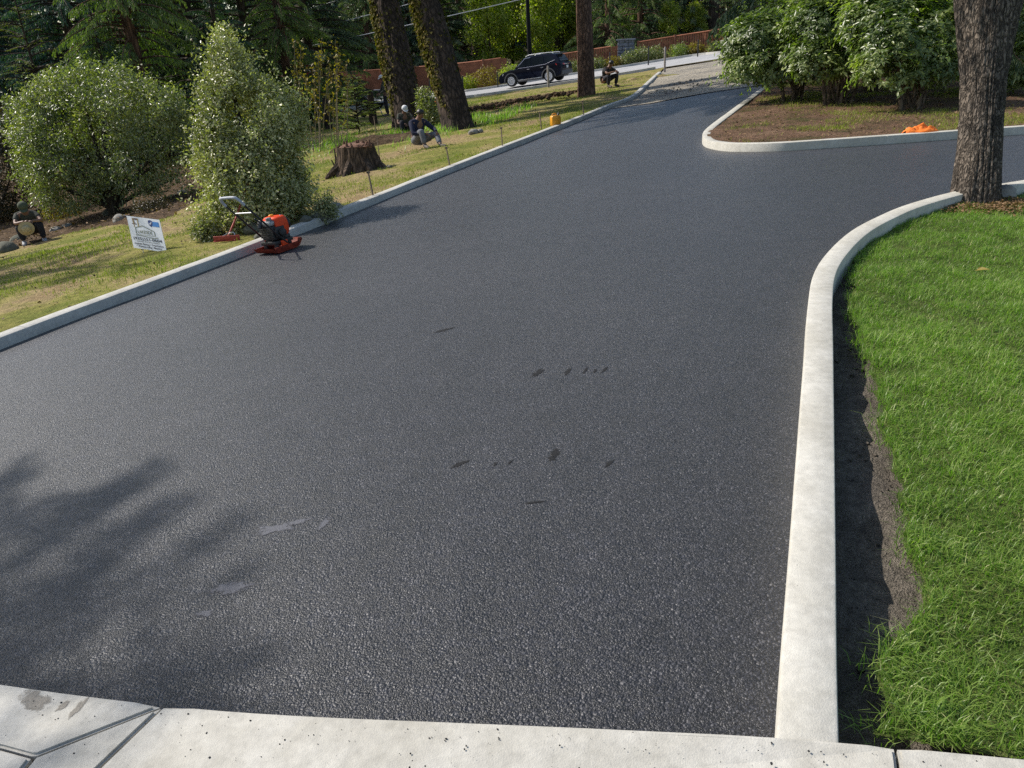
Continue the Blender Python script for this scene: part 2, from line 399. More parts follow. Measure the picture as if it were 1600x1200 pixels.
M['moss_blade'] = leafmat('thin_lawn_blade', [(0, (.085, .12, .018)), (.5, (.21, .235, .04)), (1, (.38, .33, .11))], .55, .3, spec=.2)
M['litter'] = leafmat('dead_leaf', [(0, (.06, .035, .018)), (.5, (.16, .09, .045)), (1, (.34, .22, .12))], .7, .1, spec=.2)
M['rock'] = plain('field_stone', (.25, .235, .21), .9, 0, .35, 5, .7, 18)
M['rock_dark'] = plain('mossy_stone', (.12, .12, .09), .95, 0, .4, 6, .8, 18)
M['black'] = plain('black_paint', (.02, .02, .022), .4, 0, .2, 20)
M['lamp_black'] = plain('dark_pole_paint', (.008, .009, .010), .8, 0, .1, spec=.15)
M['rubber'] = plain('black_rubber', (.02, .02, .02), .75, 0, .2, 30, .2, 90)
M['steel'] = plain('worn_steel', (.42, .43, .45), .38, .85, .2, 20)
M['grey_foam'] = plain('grey_grip', (.42, .44, .48), .6, 0, .15, 30)
M['engine'] = plain('engine_black', (.035, .034, .034), .45, .3, .4, 24, .3, 60)
M['cast'] = plain('cast_aluminium', (.34, .34, .35), .42, .8, .3, 30, .3, 80)
M['red_orange'] = plain('orange_red_paint', (.78, .065, .010), .5, 0, .2, 20, spec=.3)
M['shaded_dirty_red'] = plain('shaded_dirty_red_paint', (.20, .024, .010), .65, 0, .55, 14, .3, 60, spec=.25)  # dirt plus the shade on the base plate, both darkened into the red
M['worn_red'] = plain('worn_red_paint', (.34, .05, .03), .55, .1, .4, 25, .3, 60)
M['signwhite'] = plain('white_sign_board', (.80, .80, .80), .45, 0, .03, 10)
M['ink'] = plain('black_ink', (.025, .025, .03), .5, 0, .1)
M['ink_gold'] = plain('gold_ink', (.45, .32, .10), .5, 0, .1)
M['ink_brown'] = plain('brown_ink', (.16, .10, .07), .5, 0, .1)
M['ink_navy'] = plain('navy_ink', (.015, .04, .16), .5, 0, .1)
M['ink_blue'] = plain('blue_ink', (.05, .22, .55), .5, 0, .1)
M['ink_green'] = plain('olive_ink', (.20, .21, .13), .5, 0, .1)
M['skin'] = plain('skin', (.36, .20, .13), .55, 0, .1, 20)
M['skin_dark'] = plain('tanned_skin', (.22, .12, .08), .55, 0, .1, 20)
M['hair'] = plain('dark_hair', (.02, .016, .013), .5, 0, .3, 60)
M['shirt_black'] = plain('black_cloth', (.022, .022, .026), .9, 0, .3, 14, .4, 40)
M['shirt_navy'] = plain('navy_cloth', (.014, .017, .045), .9, 0, .25, 14, .4, 40)
M['shirt_olive'] = plain('olive_grey_cloth', (.055, .058, .045), .9, 0, .25, 14, .4, 40)
M['trouser_grey'] = plain('grey_trouser_cloth', (.15, .155, .17), .9, 0, .25, 14, .4, 40)
M['trouser_dark'] = plain('dark_trouser_cloth', (.018, .018, .026), .9, 0, .25, 14, .4, 40)
M['shoe'] = plain('boot_leather', (.10, .08, .065), .7, 0, .3, 20)
M['shoe_grey'] = plain('grey_shoe', (.38, .38, .4), .7, 0, .2, 20)
M['cap_olive'] = plain('olive_cap_cloth', (.075, .09, .055), .9, 0, .2, 20)
M['cap_white'] = plain('white_cap_cloth', (.72, .72, .72), .9, 0, .1, 20)
M['straw'] = plain('straw', (.52, .42, .24), .8, 0, .2, 40, .5, 120)
M['car'] = plain('dark_navy_car_paint', (.005, .007, .018), .30, .0, .05, 3, spec=.22)
M['cladding'] = plain('grey_car_cladding', (.085, .085, .09), .6, 0, .1)
M['trim'] = plain('car_trim_black', (.02, .02, .02), .5, 0, .1)
M['glass'] = plain('dark_car_glass', (.008, .011, .014), .12, 0, .05, 3, spec=.3)
M['alloy'] = plain('alloy', (.80, .80, .82), .35, .1, .05)
M['chrome'] = plain('chrome', (.75, .75, .78), .15, 1.0, .03)
M['tail'] = plain('red_lamp', (.50, .018, .014), .2, 0, .05, coat=1.0)
M['headlamp'] = plain('clear_lamp', (.75, .77, .8), .1, .2, .05, coat=1.0)
M['plate'] = plain('number_plate', (.65, .66, .66), .5, 0, .05)
M['fence'] = plain('cedar_fence_boards', (.36, .135, .07), .8, 0, .3, 3, .3, 30)
M['stonework'] = plain('grey_stonework', (.19, .20, .235), .9, 0, .5, 9, .8, 12)
M['post'] = plain('weathered_post', (.28, .25, .23), .8, 0, .2, 12, .3, 40)
M['wire'] = plain('overhead_wire', (.55, .56, .58), .4, .4, .05)
M['stopred'] = plain('sign_red', (.48, .02, .02), .45, 0, .05)
M['orange'] = plain('hi_vis_orange', (.90, .20, .02), .75, 0, .15, 12)
M['cone'] = plain('cone_orange', (.75, .12, .03), .55, 0, .1, 8)
M['can'] = plain('amber_plastic', (.75, .33, .02), .45, 0, .1, 8)
M['stake'] = plain('stake_wood', (.18, .13, .085), .85, 0, .3, 20)
M['scuff'] = fade_mat('bitumen_scuff', (.004, .004, .005), .85, 70.0)
M['crumb'] = plain('asphalt_crumb', (.015, .015, .017), .7)
M['fines'] = fade_mat('asphalt_fines', (.085, .086, .10), .5, 60.0)
M['joint'] = plain('joint_dirt', (.11, .10, .09), .9, 0, .3, 12, .5, 90)
M['stain'] = fade_mat('damp_concrete', (.26, .235, .195), .8, 25.0)


# ------------------------------------------------------------------ sheets and sweeps
def catmull(P, step):
    P = [np.asarray(p, float) for p in P]; out = []
    for i in range(len(P) - 1):
        p0, p1, p2, p3 = P[max(i - 1, 0)], P[i], P[i + 1], P[min(i + 2, len(P) - 1)]
        n = max(1, int(np.linalg.norm(p2 - p1) / step))
        for k in range(n):
            t = k / n
            out.append(.5 * ((2 * p1) + (-p0 + p2) * t + (2 * p0 - 5 * p1 + 4 * p2 - p3) * t * t + (-p0 + 3 * p1 - 3 * p2 + p3) * t ** 3))
    out.append(P[-1]); return np.array(out)


def inside(poly, x, y):
    poly = np.asarray(poly); c = np.zeros(np.shape(x), bool); j = len(poly) - 1
    for i in range(len(poly)):
        xi, yi = poly[i]; xj, yj = poly[j]
        if yi != yj:
            c ^= ((yi > y) != (yj > y)) & (x < (xj - xi) * (y - yi) / (yj - yi) + xi)
        j = i
    return c


def sheet(name, poly, zf, spacing, mat, kind='structure', far=None):
    poly = np.asarray(poly, float)[:, :2]
    x0, y0 = poly.min(0); x1, y1 = poly.max(0)
    gx, gy = np.meshgrid(np.arange(x0, x1, spacing), np.arange(y0, y1, spacing))
    gx = gx.ravel() + rng.uniform(-.2, .2, gx.size) * spacing; gy = gy.ravel() + rng.uniform(-.2, .2, gy.size) * spacing
    k = inside(poly, gx, gy); gx, gy = gx[k], gy[k]
    n = len(poly)
    vs = [Vector(p) for p in poly] + [Vector((a, b)) for a, b in zip(gx, gy)]
    ed = [(i, (i + 1) % n) for i in range(n)]
    ov, oe, of, *_ = delaunay_2d_cdt(vs, ed, [], 1, 1e-5)
    V = np.array([(v.x, v.y) for v in ov]); F = [f for f in of if len(f) == 3]
    Z = zf(V[:, 0], V[:, 1])
    F = np.array(F)
    a, b, c = V[F[:, 0]], V[F[:, 1]], V[F[:, 2]]
    cr_ = (b[:, 0] - a[:, 0]) * (c[:, 1] - a[:, 1]) - (b[:, 1] - a[:, 1]) * (c[:, 0] - a[:, 0])
    F[cr_ < 0] = F[cr_ < 0][:, ::-1]
    me = npmesh(name, np.column_stack([V, Z]), F, 3, True)
    o = link(name, me, mat); tag(o, kind=kind); return o


def offset_path(P, w):
    P = np.asarray(P)[:, :2]
    T = np.gradient(P, axis=0); T /= np.linalg.norm(T, axis=1)[:, None] + 1e-9
    Nn = np.column_stack([-T[:, 1], T[:, 0]])
    return P + Nn * w


def kerb(path, width, h0, top, mat, name='kerb', side=1, joint=3.05):
    """path = edge on the asphalt side; the kerb body lies to the left (side=1) or right (side=-1)"""
    P = np.asarray(path)[:, :2]
    s_ = np.r_[0, np.cumsum(np.linalg.norm(np.diff(P, axis=0), axis=1))]; js = np.arange(joint * .62, s_[-1] - .2, joint)
    if len(js):
        S_ = np.unique(np.concatenate([s_[np.min(np.abs(s_[:, None] - js[None]), 1) > .012], js - .006, js, js + .006])); P = np.column_stack([np.interp(S_, s_, P[:, 0]), np.interp(S_, s_, P[:, 1])]); dip = np.where(np.min(np.abs(S_[:, None] - js[None]), 1) < .001, -.012, 0)
    else: dip = np.zeros(len(P))
    r_ = .010
    prof = [(0, h0), (0, top - r_), (r_ * .3, top - r_ * .3), (r_, top), (width - r_, top), (width - r_ * .3, top - r_ * .3), (width, top - r_), (width, h0 - .12)]
    offs = [offset_path(P, side * w) for w, _ in prof]
    zb = H(P[:, 0], P[:, 1])
    wob = (fbm2(P[:, 0], P[:, 1], 1.5, 2, 5) - .5) * .006
    n = len(prof); V = []
    for i in range(len(P)):
        for k in range(n): V.append((offs[k][i, 0], offs[k][i, 1], zb[i] + prof[k][1] + (wob[i] + dip[i] if prof[k][1] > 0 else 0)))
    F = []
    for i in range(len(P) - 1):
        for k in range(n - 1): F.append((i * n + k, i * n + k + 1, (i + 1) * n + k + 1, (i + 1) * n + k))
    mb = MB(); mb.add(V, F); mb.f.append(tuple(range(n))); mb.f.append(tuple((len(P) - 1) * n + k for k in range(n)))
    o = mb.build(name, mat, None, 40); tag(o, kind='structure'); return o


# paths (world xy)
left_px = [(-320, 668), (-150, 605), (0, 547), (100, 508), (200, 470), (300, 432), (400, 393), (500, 353), (600, 313), (700, 272), (800, 232), (900, 192), (955, 169), (985, 158), (1003, 145), (1033, 116)]
LEFT = catmull([at(*p)[:2] for p in left_px], .12)
isl_px = [(1196, 140), (1180, 151), (1150, 174), (1120, 197), (1103, 211), (1097, 221), (1103, 230), (1125, 235), (1160, 237), (1220, 236), (1300, 231), (1400, 224), (1500, 217), (1600, 210), (1850, 192)]
ISL = catmull([at(*p)[:2] for p in isl_px], .07)
lawn_px = [(1213.5, 1152), (1223, 1000), (1237, 820), (1252, 620), (1258, 540), (1263, 470), (1271, 428), (1290, 397), (1326, 363), (1370, 338), (1420, 318), (1494, 298), (1557, 288), (1600, 281), (1850, 244)]
LAWN = catmull([at(*p, .12)[:2] for p in lawn_px], .05)
KW = .14
slab_px = [(-330, 1018), (0, 1070), (250, 1102), (450, 1118), (700, 1129), (1000, 1142), (1213, 1153), (1600, 1187), (1900, 1216)]
SU = .118
SLAB = catmull([at(*p, SU)[:2] for p in slab_px], .1)

kerb(LEFT, KW, -.06, .11, M['kerb_grey'], side=1)
kerb(ISL, KW, -.06, .12, M['kerb'], side=1)
kerb(LAWN, KW, -.06, .12, M['kerb'], side=-1, joint=11.0)

# asphalt
iL = int(np.argmin(np.hypot(*(LEFT - at(972, 165)[:2]).T)))
apron_near = [at(*p)[:2] for p in [(980, 166), (1020, 161), (1060, 153), (1100, 146), (1150, 138), (1190, 133)]]
asph = [tuple(p) for p in offset_path(LEFT, .06)[:iL + 1]]
asph += [tuple(p) for p in apron_near]
asph += [tuple(p) for p in offset_path(ISL, .06)]
asph += [tuple(p) for p in offset_path(LAWN, -.06)[::-1]]
sl = [p for p in SLAB if p[0] < LAWN[0][0] - .02]
asph += [(p[0], p[1] - .05) for p in sl[::-1]]


def zasph(x, y):
    return H(x, y) + (fbm2(x, y, .8, 2, 9) - .5) * .02


drive = sheet('driveway', asph, zasph, .3, M['asphalt'])
from mathutils.bvhtree import BVHTree
_bv = BVHTree.FromPolygons([v.co[:] for v in drive.data.vertices], [tuple(p.vertices) for p in drive.data.polygons])


def drive_z(x, y):
    h_ = _bv.ray_cast(Vector((float(x), float(y), 5)), Vector((0, 0, -1)))
    return h_[0].z if h_[0] else float(H(x, y))


# gravel apron between the new asphalt and the road
road_near_px = [(300, 206), (450, 187), (600, 168), (760, 152), (900, 131), (1000, 115), (1038, 108), (1090, 100), (1140, 92), (1230, 79), (1400, 62)]
road_far_px = [(300, 190), (450, 173), (600, 157), (760, 142), (880, 122), (960, 110), (1080, 91), (1140, 84), (1230, 71), (1400, 54)]
RN = catmull([at(*p)[:2] for p in road_near_px], .6); RF = catmull([at(*p)[:2] for p in road_far_px], .6)
iR = int(np.argmin(np.hypot(*(RN - at(1034, 109)[:2]).T)))
gr = [tuple(p) for p in offset_path(LEFT, .05)[iL - 6:]] + [tuple(RN[i]) for i in range(iR, len(RN)) if RN[i][0] < at(1195, 84)[0]]
gr += [tuple(at(1215, 120)[:2]), tuple(at(1200, 136)[:2])] + [(p[0] - .02, p[1] - .15) for p in apron_near[::-1]]
sheet('gravel_apron', gr, lambda x, y: H(x, y) + .012 + (fbm2(x, y, 1.2, 4, 3) - .42) * .09 * sm((fbm2(x, y, .35, 2, 8)) * 1.6 - .2), .22, M['gravel'])
sheet('road', [tuple(p) for p in RN] + [tuple(p) for p in RF[::-1]], lambda x, y: H(x, y) + .10, 1.2, M['road'])
kerb(RF, .15, -.06, .22, M['kerb_grey'], side=1)
kerb(RN[:iR], .15, -.06, .22, M['kerb_grey'], side=-1)


# planted ground on the three sides
def zlawnL(x, y):
    return H(x, y) + .082 + (fbm2(x, y, .7, 3, 2) - .5) * .10 * sm((-lineD(x, y) - .3) / 1.5) + (fbm2(x, y, 5, 2, 4) - .5) * .025


lp = [tuple(p) for p in offset_path(LEFT, .08)] + [tuple(p) for p in RN[:iR + 1][::-1]] + [(-34, 52), (-34, -6), tuple(LEFT[0] + np.array([-1, -3]))]
sheet('lawn', lp, zlawnL, .28, M['lawn_soil'])
ip = [tuple(p) for p in offset_path(ISL, .08)] + [(46, 10), (46, 36), tuple(at(1300, 76)[:2]), tuple(at(1210, 86)[:2]), tuple(at(1225, 120)[:2])]


def zisl(x, y):
    return H(x, y) + .09 + (fbm2(x, y, .8, 3, 6) - .5) * .08 + (fbm2(x, y, 6, 2, 4) - .5) * .03


sheet('garden_bed', ip, zisl, .25, M['island_soil'])


def zsoil(x, y):
    return H(x, y) - .055 + (fbm2(x, y, 3, 3, 6) - .5) * .07 + (fbm2(x, y, 13, 3, 4) - .5) * .085


sp_ = [tuple(p) for p in offset_path(LAWN, -.08)] + [(14, 8), (14, .3), (1.4, .9)]
sheet('planting_strip', sp_, zsoil, .045 * 1.4, M['dark_soil'])
turf_px = [(1480, 324), (1410, 345), (1355, 378), (1338, 410), (1330, 450), (1330, 500), (1345, 545), (1362, 580), (1372, 620), (1382, 680), (1388, 740), (1402, 800), (1420, 850), (1432, 905), (1440, 965), (1412, 1010), (1378, 1040), (1366, 1085), (1376, 1130), (1350, 1163)]
TURF = catmull([at(*p, .0)[:2] for p in turf_px], .06)
TURF = TURF + np.column_stack([fbm2(TURF[:, 0], TURF[:, 1], 9, 2, 3) - .5, fbm2(TURF[:, 0], TURF[:, 1], 9, 2, 13) - .5]) * .10
turf_poly = [tuple(p) for p in TURF] + [(1.2, 1.30), (2.5, 1.0), (12, .8), (12, 9), tuple(at(1750, 275)[:2]), tuple(at(1600, 303)[:2]), tuple(at(1560, 312)[:2])]


def zturf(x, y):
    return H(x, y) + .005 + (fbm2(x, y, 1.5, 3, 16) - .5) * .07 + (fbm2(x, y, 8, 2, 4) - .5) * .03


sheet('turf', turf_poly, lambda x, y: zturf(x, y) + .012, .09, M['turf_soil'])
# forest floor to the horizon
gx = np.concatenate([np.linspace(-160, -40, 13), np.linspace(-36, 50, 44), np.linspace(56, 160, 11)]); gy = np.concatenate([np.linspace(-40, -8, 5), np.linspace(-4, 90, 48), np.linspace(100, 260, 9)])
X, Y = np.meshgrid(gx, gy); Z = H(X, Y) - .35 + .38 * sm((Y - 50) / 8)
idx = np.arange(X.size).reshape(X.shape)
F = np.stack([idx[:-1, :-1], idx[:-1, 1:], idx[1:, 1:], idx[1:, :-1]], -1).reshape(-1, 4)
tag(link('ground', npmesh('ground', np.column_stack([X.ravel(), Y.ravel(), Z.ravel()]), F, 4, True), M['ground']), kind='structure')

# garden bed under the big shrubs on the left
bed_px = [(-160, 420), (-40, 400), (40, 386), (75, 374), (120, 362), (200, 350), (270, 338), (310, 320), (330, 300), (430, 265), (470, 220), (440, 190), (300, 205), (100, 230), (-160, 260)]
BED = np.array([at(*p, .1)[:2] for p in bed_px])
def poly_dist(poly, x, y):
    d = np.full(np.shape(x), 1e9); n = len(poly)
    for i in range(n):
        a_, b_ = np.array(poly[i]), np.array(poly[(i + 1) % n]); e = b_ - a_; t_ = np.clip(((x - a_[0]) * e[0] + (y - a_[1]) * e[1]) / (e @ e + 1e-9), 0, 1)
        d = np.minimum(d, np.hypot(x - a_[0] - t_ * e[0], y - a_[1] - t_ * e[1]))
    return d


BED = catmull(list(BED) + [BED[0]], .5)[:-1]
BED = BED + np.column_stack([fbm2(BED[:, 0], BED[:, 1], 1.6, 2, 3) - .5, fbm2(BED[:, 0], BED[:, 1], 1.6, 2, 13) - .5]) * .7
sheet('planting_bed', BED, lambda x, y: zlawnL(x, y) - .03 + .09 * sm(poly_dist(BED, x, y) / .45) + (fbm2(x, y, 2.5, 3, 12) - .4) * .10 * sm(poly_dist(BED, x, y) / .5), .2, M['bed_soil'])


# concrete walkway along the bottom: panels with open joints
def panel(poly, name='walkway', up=SU, mat=None):
    P = [Vector((float(p[0]), float(p[1]), 0)) for p in poly]
    bm = bmesh.new(); vs = [bm.verts.new(p) for p in P]; f = bm.faces.new(vs)
    if f.normal.z < 0: f.normal_flip()
    r_ = bmesh.ops.extrude_face_region(bm, geom=[f]); top = [v for v in r_['geom'] if isinstance(v, bmesh.types.BMVert)]
    tf = [g for g in r_['geom'] if isinstance(g, bmesh.types.BMFace)]
    for v in bm.verts: v.co.z = float(H(v.co.x, v.co.y)) + up - .30
    for v in top: v.co.z = float(H(v.co.x, v.co.y)) + up
    ed = list({e for f_ in tf for e in f_.edges})
    bmesh.ops.bevel(bm, geom=ed, offset=.007, segments=2, affect='EDGES')
    bmesh.ops.recalc_face_normals(bm, faces=bm.faces)
    me = bpy.data.meshes.new(name); bm.to_mesh(me); bm.free()
    o = link(name, me, mat or M['slab']); tag(o, kind='structure'); return o


def P2(*pts): return [at(px, py, SU)[:2] for px, py in pts]


e_all = [tuple(p) for p in SLAB]
xj = at(251, 1102, SU)[0]; xk = at(1398, 1168, SU)[0]
edgeA = [p for p in e_all if p[0] < xj - .01]
edgeD = [p for p in e_all if xj + .02 < p[0] < xk - .006]
edgeE = [p for p in e_all if p[0] > xk + .006]
panel(edgeA + P2((249, 1103), (56, 1178.5), (48, 1179), (0, 1166), (-120, 1143), (-400, 1103)))
panel(P2((-400, 1108), (-120, 1147), (0, 1170), (47, 1183), (26, 1209), (-56, 1297), (-520, 1297)))
panel(P2((250.5, 1105), (144, 1206), (66, 1290), (-46, 1297), (32, 1210), (55, 1182.5)))
dleft = P2((254.5, 1104), (150, 1204), (72, 1290))
panel(edgeD + [tuple(p) for p in P2((1397, 1167.6), (1400.5, 1185), (1404, 1215))] + [(at(1405, 1215, SU)[0] + .01, -3.0), (dleft[-1][0] - .3, -3.0)] + [tuple(p) for p in dleft[::-1]])
panel(edgeE + [(3.2, -3.0), (at(1405, 1215, SU)[0] + .018, -3.0)] + [tuple(p) for p in P2((1410, 1215), (1406, 1188), (1402.5, 1168.3))])
panel([(-4.5, -3), (-4.5, .5), tuple(P2((-520, 1308))[0]), tuple(P2((64, 1300))[0]), (dleft[-1][0] - .32, -3)])
base_e = [tuple(p) for p in SLAB]
panel([(p[0], p[1] - .03) for p in base_e if p[0] < 3.0] + [(3.1, -2.9), (-4.4, -2.9), (-4.4, .4)], 'walkway', SU - .035, M['joint'])


def patch(name, cpx, rx, ry, rz, mat, up, seed, parent=None, n=26, rag=.5):
    """small irregular stain or scrape lying on the pavement (half-axes in photo pixels turned into metres)"""
    c = at(*cpx); z = depth_of(c); k = z / FPX
    vs = []
    for i in range(n):
        t = 2 * math.pi * i / n
        w = 1 + rag * 2 * (vn(np.array([math.cos(t) * 1.7 + seed, math.sin(t) * 1.7, seed * 3.1])) - .5)
        w *= 1 + rag * (vn(np.array([math.cos(t) * 5 + seed, math.sin(t) * 5, seed * 1.1])) - .5)
        x, y = rx * math.cos(t) * w, ry * math.sin(t) * w
        q = at(cpx[0] + x * math.cos(rz) - y * math.sin(rz), cpx[1] + x * math.sin(rz) + y * math.cos(rz))
        vs.append((q[0], q[1], drive_z(q[0], q[1]) + up))
    return film(name, vs, mat, parent)


def film(name, vs, mat, parent=None):
    V = np.array(vs); n = len(V); c = V.mean(0); inn = c + (V - c) * .55
    F = [(i, (i + 1) % n, n + (i + 1) % n) for i in range(n)] + [(i, n + (i + 1) % n, n + i) for i in range(n)] + [(n + i, n + (i + 1) % n, 2 * n) for i in range(n)]
    return link(name, npmesh(name, np.vstack([V, inn, c[None]]), np.array(F), 3, True, {'fade': np.r_[np.zeros(n), np.full(n, .42), .7]}), mat, parent)


for i, (p, rx, ry, rz) in enumerate([((690, 518), 14, 2, -.25), ((838, 583), 9, 3, -.5), ((886, 581), 7, 2.5, -.7), ((915, 578), 8, 2, -1.0), ((945, 578), 8, 1.8, -.6), ((720, 724), 15, 3.5, -.4), ((865, 708), 8, 6, -.6), ((862, 716), 6, 3, -.2), ((953, 725), 7, 3, -.4), ((774, 724), 4, 2, -.9), ((797, 722), 7, 1.2, -.7), ((830, 786), 22, 1.2, -.1), ((930, 580), 3, 2, -.6)]):
    patch('scuff', p, rx * 1.15, ry * 1.2, rz, M['scuff'], .0018, i * 1.7 + .3, drive, 40, .7)
for i, (p, rx, ry, rz) in enumerate([((428, 825), 28, 6, -.15), ((462, 815), 24, 3, -.2), ((362, 917), 34, 7, -.15), ((319, 957), 14, 3.5, -.1), ((505, 818), 14, 4, -.7)]):
    patch('smooth_patch', p, rx * 1.25, ry * 1.4, rz, M['fines'], .0015, i * 2.3 + 9, drive, 40, .4)
for i, (p, rx, ry, rz) in enumerate([((55, 1095), 32, 17, .1), ((120, 1108), 24, 5, -.8), ((100, 1102), 16, 4, -.6)]):
    vs = []
    for k in range(26):
        t = 2 * math.pi * k / 26; w = 1 + .5 * (vn(np.array([math.cos(t) * 2 + i * 5, math.sin(t) * 2, i])) - .5)
        x, y = rx * math.cos(t) * w, ry * math.sin(t) * w
        q = at(p[0] + x * math.cos(rz) - y * math.sin(rz), p[1] + x * math.sin(rz) + y * math.cos(rz), SU); vs.append((q[0], q[1], float(H(q[0], q[1])) + SU + .0012))
    tag(film('walkway_stain', vs, M['stain']), kind='structure')


# ------------------------------------------------------------------ foliage
def unit(v): return v / (np.linalg.norm(v, axis=-1, keepdims=True) + 1e-9)


def leaf_mesh(name, pos, d, nrm, L, W, tint, fold=.18, droop=.1):
    n = len(pos); d = unit(d); s = unit(np.cross(d, nrm)); nr = np.cross(s, d)
    L = L[:, None]; W = W[:, None]
    V = np.empty((n, 4, 3))
    V[:, 0] = pos; V[:, 2] = pos + d * L - nr * droop * L
    mid = pos + d * L * .48
    V[:, 1] = mid + s * W * .5 + nr * fold * W; V[:, 3] = mid - s * W * .5 + nr * fold * W
    b = np.arange(n)[:, None] * 4
    F = np.concatenate([b + np.array([[0, 1, 2]]), b + np.array([[0, 2, 3]])], 1).reshape(-1, 3)
    return npmesh(name, V.reshape(-1, 3), F, 3, False, {'tint': np.repeat(np.clip(tint, 0, 1), 4)})


def rdir(n):
    v = rng.normal(size=(n, 3)); return unit(v)


def shell_points(lobes, n, inner=.55, jitter=.06, up=-.4, rough=.95):
    """points near the surface of a union of ellipsoids, thinned by a clumpy noise"""
    out = []; nor = []
    wts = np.array([l[1][0] * l[1][1] + l[1][0] * l[1][2] for l in lobes]); wts = wts / wts.sum()
    for (c, r_), w in zip(lobes, wts):
        m = int(n * w * 3.0) + 10
        v = rdir(m); v = v[v[:, 2] > up - .3 * rng.random(len(v))]
        rr = inner + (1 - inner) * rng.random(len(v)) ** .45
        rr = rr * (1 + rough * (fbm(v * 2.3 + np.array(c) * 3 + 40, 3, 17) - .5))
        p = np.array(c) + v * rr[:, None] * np.array(r_); p += rng.normal(size=p.shape) * jitter
        keep = np.ones(len(p), bool)
        for (c2, r2) in lobes:
            if c2 is c: continue
            q = (p - np.array(c2)) / np.array(r2); keep &= (q ** 2).sum(1) > .62
        p, v = p[keep], v[keep]
        out.append(p[:int(n * w * 1.6)]); nor.append(unit(v / np.array(r_))[:int(n * w * 1.6)])
    p = np.concatenate(out); v = np.concatenate(nor)
    cl = .5 * fbm(p * 2.6 + 31, 3, 11) + .5 * fbm(p * 1.3 + 11, 2, 12)
    k = rng.random(len(p)) < np.clip((cl - .40) * 9.0, .04, 1)
    p, v = p[k], v[k]
    if len(p) > n:
        s = rng.permutation(len(p))[:n]; p, v = p[s], v[s]
    return p, v


def broad_crown(name, lobes, n, leaf, per, spread, mat, parent, rough=.95, hang=.3, tintc=.45, inner=.55, rosette=False, up=-.4, aspect=.42, shoots=0):
    p, v = shell_points(lobes, n, inner, up=up, rough=rough)
    tw = rng.random(len(p))
    P = np.repeat(p, per, 0); Vn = np.repeat(v, per, 0); T = np.repeat(tw, per)
    if shoots:
        k_ = rng.integers(0, len(p), shoots); ld = unit(v[k_] + rng.normal(size=(shoots, 3)) * .35 + np.array([0, 0, .35])); ln = rng.uniform(.10, .42, shoots) * (leaf / .06) ** .5
        f_ = np.linspace(.1, 1, 11); SPs = (p[k_][:, None, :] + ld[:, None, :] * (ln[:, None] * f_[None])[..., None]).reshape(-1, 3)
        SPs = np.repeat(SPs, 2, 0) + rng.normal(size=(len(SPs) * 2, 3)) * leaf * .3
        P = np.vstack([P, SPs]); Vn = np.vstack([Vn, np.repeat(ld, 22, 0)]); T = np.r_[T, np.repeat(.5 + .5 * rng.random(shoots), 22)]
    m = len(P)
    if rosette:
        ax = unit(Vn * .8 + np.array([0, 0, .6]) + rng.normal(size=(m, 3)) * .08)
        rd = rdir(m); rd = unit(rd - ax * (rd * ax).sum(1)[:, None])
        d = unit(rd + ax * rng.uniform(-.15, .55, m)[:, None] + np.array([0, 0, -hang * .4]))
        nr = unit(ax + rng.normal(size=(m, 3)) * .25)
        P = P + rd * .012
    else:
        P = P + rng.normal(size=(m, 3)) * spread
        d = unit(Vn * .5 + rdir(m) * .9 + np.array([0, 0, -hang]))
        nr = unit(Vn * .8 + np.array([0, 0, .5]) + rdir(m) * .8)
    Ls = leaf * rng.uniform(.65, 1.2, m)
    tint = np.clip(tintc + .34 * (T - .5) + .5 * (rng.random(m) - .5) + .30 * (fbm(P * 1.3, 2, 4) - .5) * 2, 0, 1)
    return link(name, leaf_mesh(name, P, d, nr, Ls, Ls * aspect, tint), mat, parent)


def trunk_obj(name, path, rad, seg, mat, parent=None, amp=.08, fr=5.0, zs=1.2, seed=0, flare=0.0):
    P = catmull(path, .12) if len(path) > 2 else np.linspace(path[0], path[1], 12)
    tt = np.linspace(0, 1, len(P)); rr = np.interp(tt, np.linspace(0, 1, len(rad)), rad)
    if flare:
        h = np.linalg.norm(P - P[0], axis=1); rr = rr * (1 + flare * np.exp(-h / .35))
    th = np.linspace(0, 2 * math.pi, seg, endpoint=False)
    T = unit(np.gradient(P, axis=0)); ref = np.array([0, 1, .05]); nx = unit(np.cross(np.broadcast_to(ref, T.shape), T)); ny = np.cross(T, nx)
    C, S = np.cos(th), np.sin(th)
    hh = np.cumsum(np.r_[0, np.linalg.norm(np.diff(P, axis=0), axis=1)])
    q = np.stack([np.broadcast_to(C * fr, (len(P), seg)), np.broadcast_to(S * fr, (len(P), seg)), np.broadcast_to((hh * zs)[:, None], (len(P), seg))], -1)
    n = fbm(q + 13 + seed, 3, seed); n = 1 - np.abs(n - .5) * 2.6
    if flare:
        lob = np.sin(th * 5 + seed)[None, :] * np.exp(-hh / .4)[:, None] * .12
    else: lob = 0
    rad2 = rr[:, None] * (1 + amp * (n - .6) + lob)
    V = P[:, None, :] + rad2[..., None] * (nx[:, None, :] * C[None, :, None] + ny[:, None, :] * S[None, :, None])
    ix = np.arange(len(P) * seg).reshape(len(P), seg); j = np.roll(ix, -1, 1)
    F = np.stack([ix[:-1], j[:-1], j[1:], ix[1:]], -1).reshape(-1, 4)
    return link(name, npmesh(name, V.reshape(-1, 3), F, 4, True), mat, parent)


def stems_obj(name, specs, mat, parent, n=7):
    mb = MB()
    for path, rad in specs: 
        P = catmull(path, .15) if len(path) > 2 else np.array(path)
        mb.tube(P, list(np.interp(np.linspace(0, 1, len(P)), np.linspace(0, 1, len(rad)), rad)), n)
    return mb.build(name, mat, parent, 60)


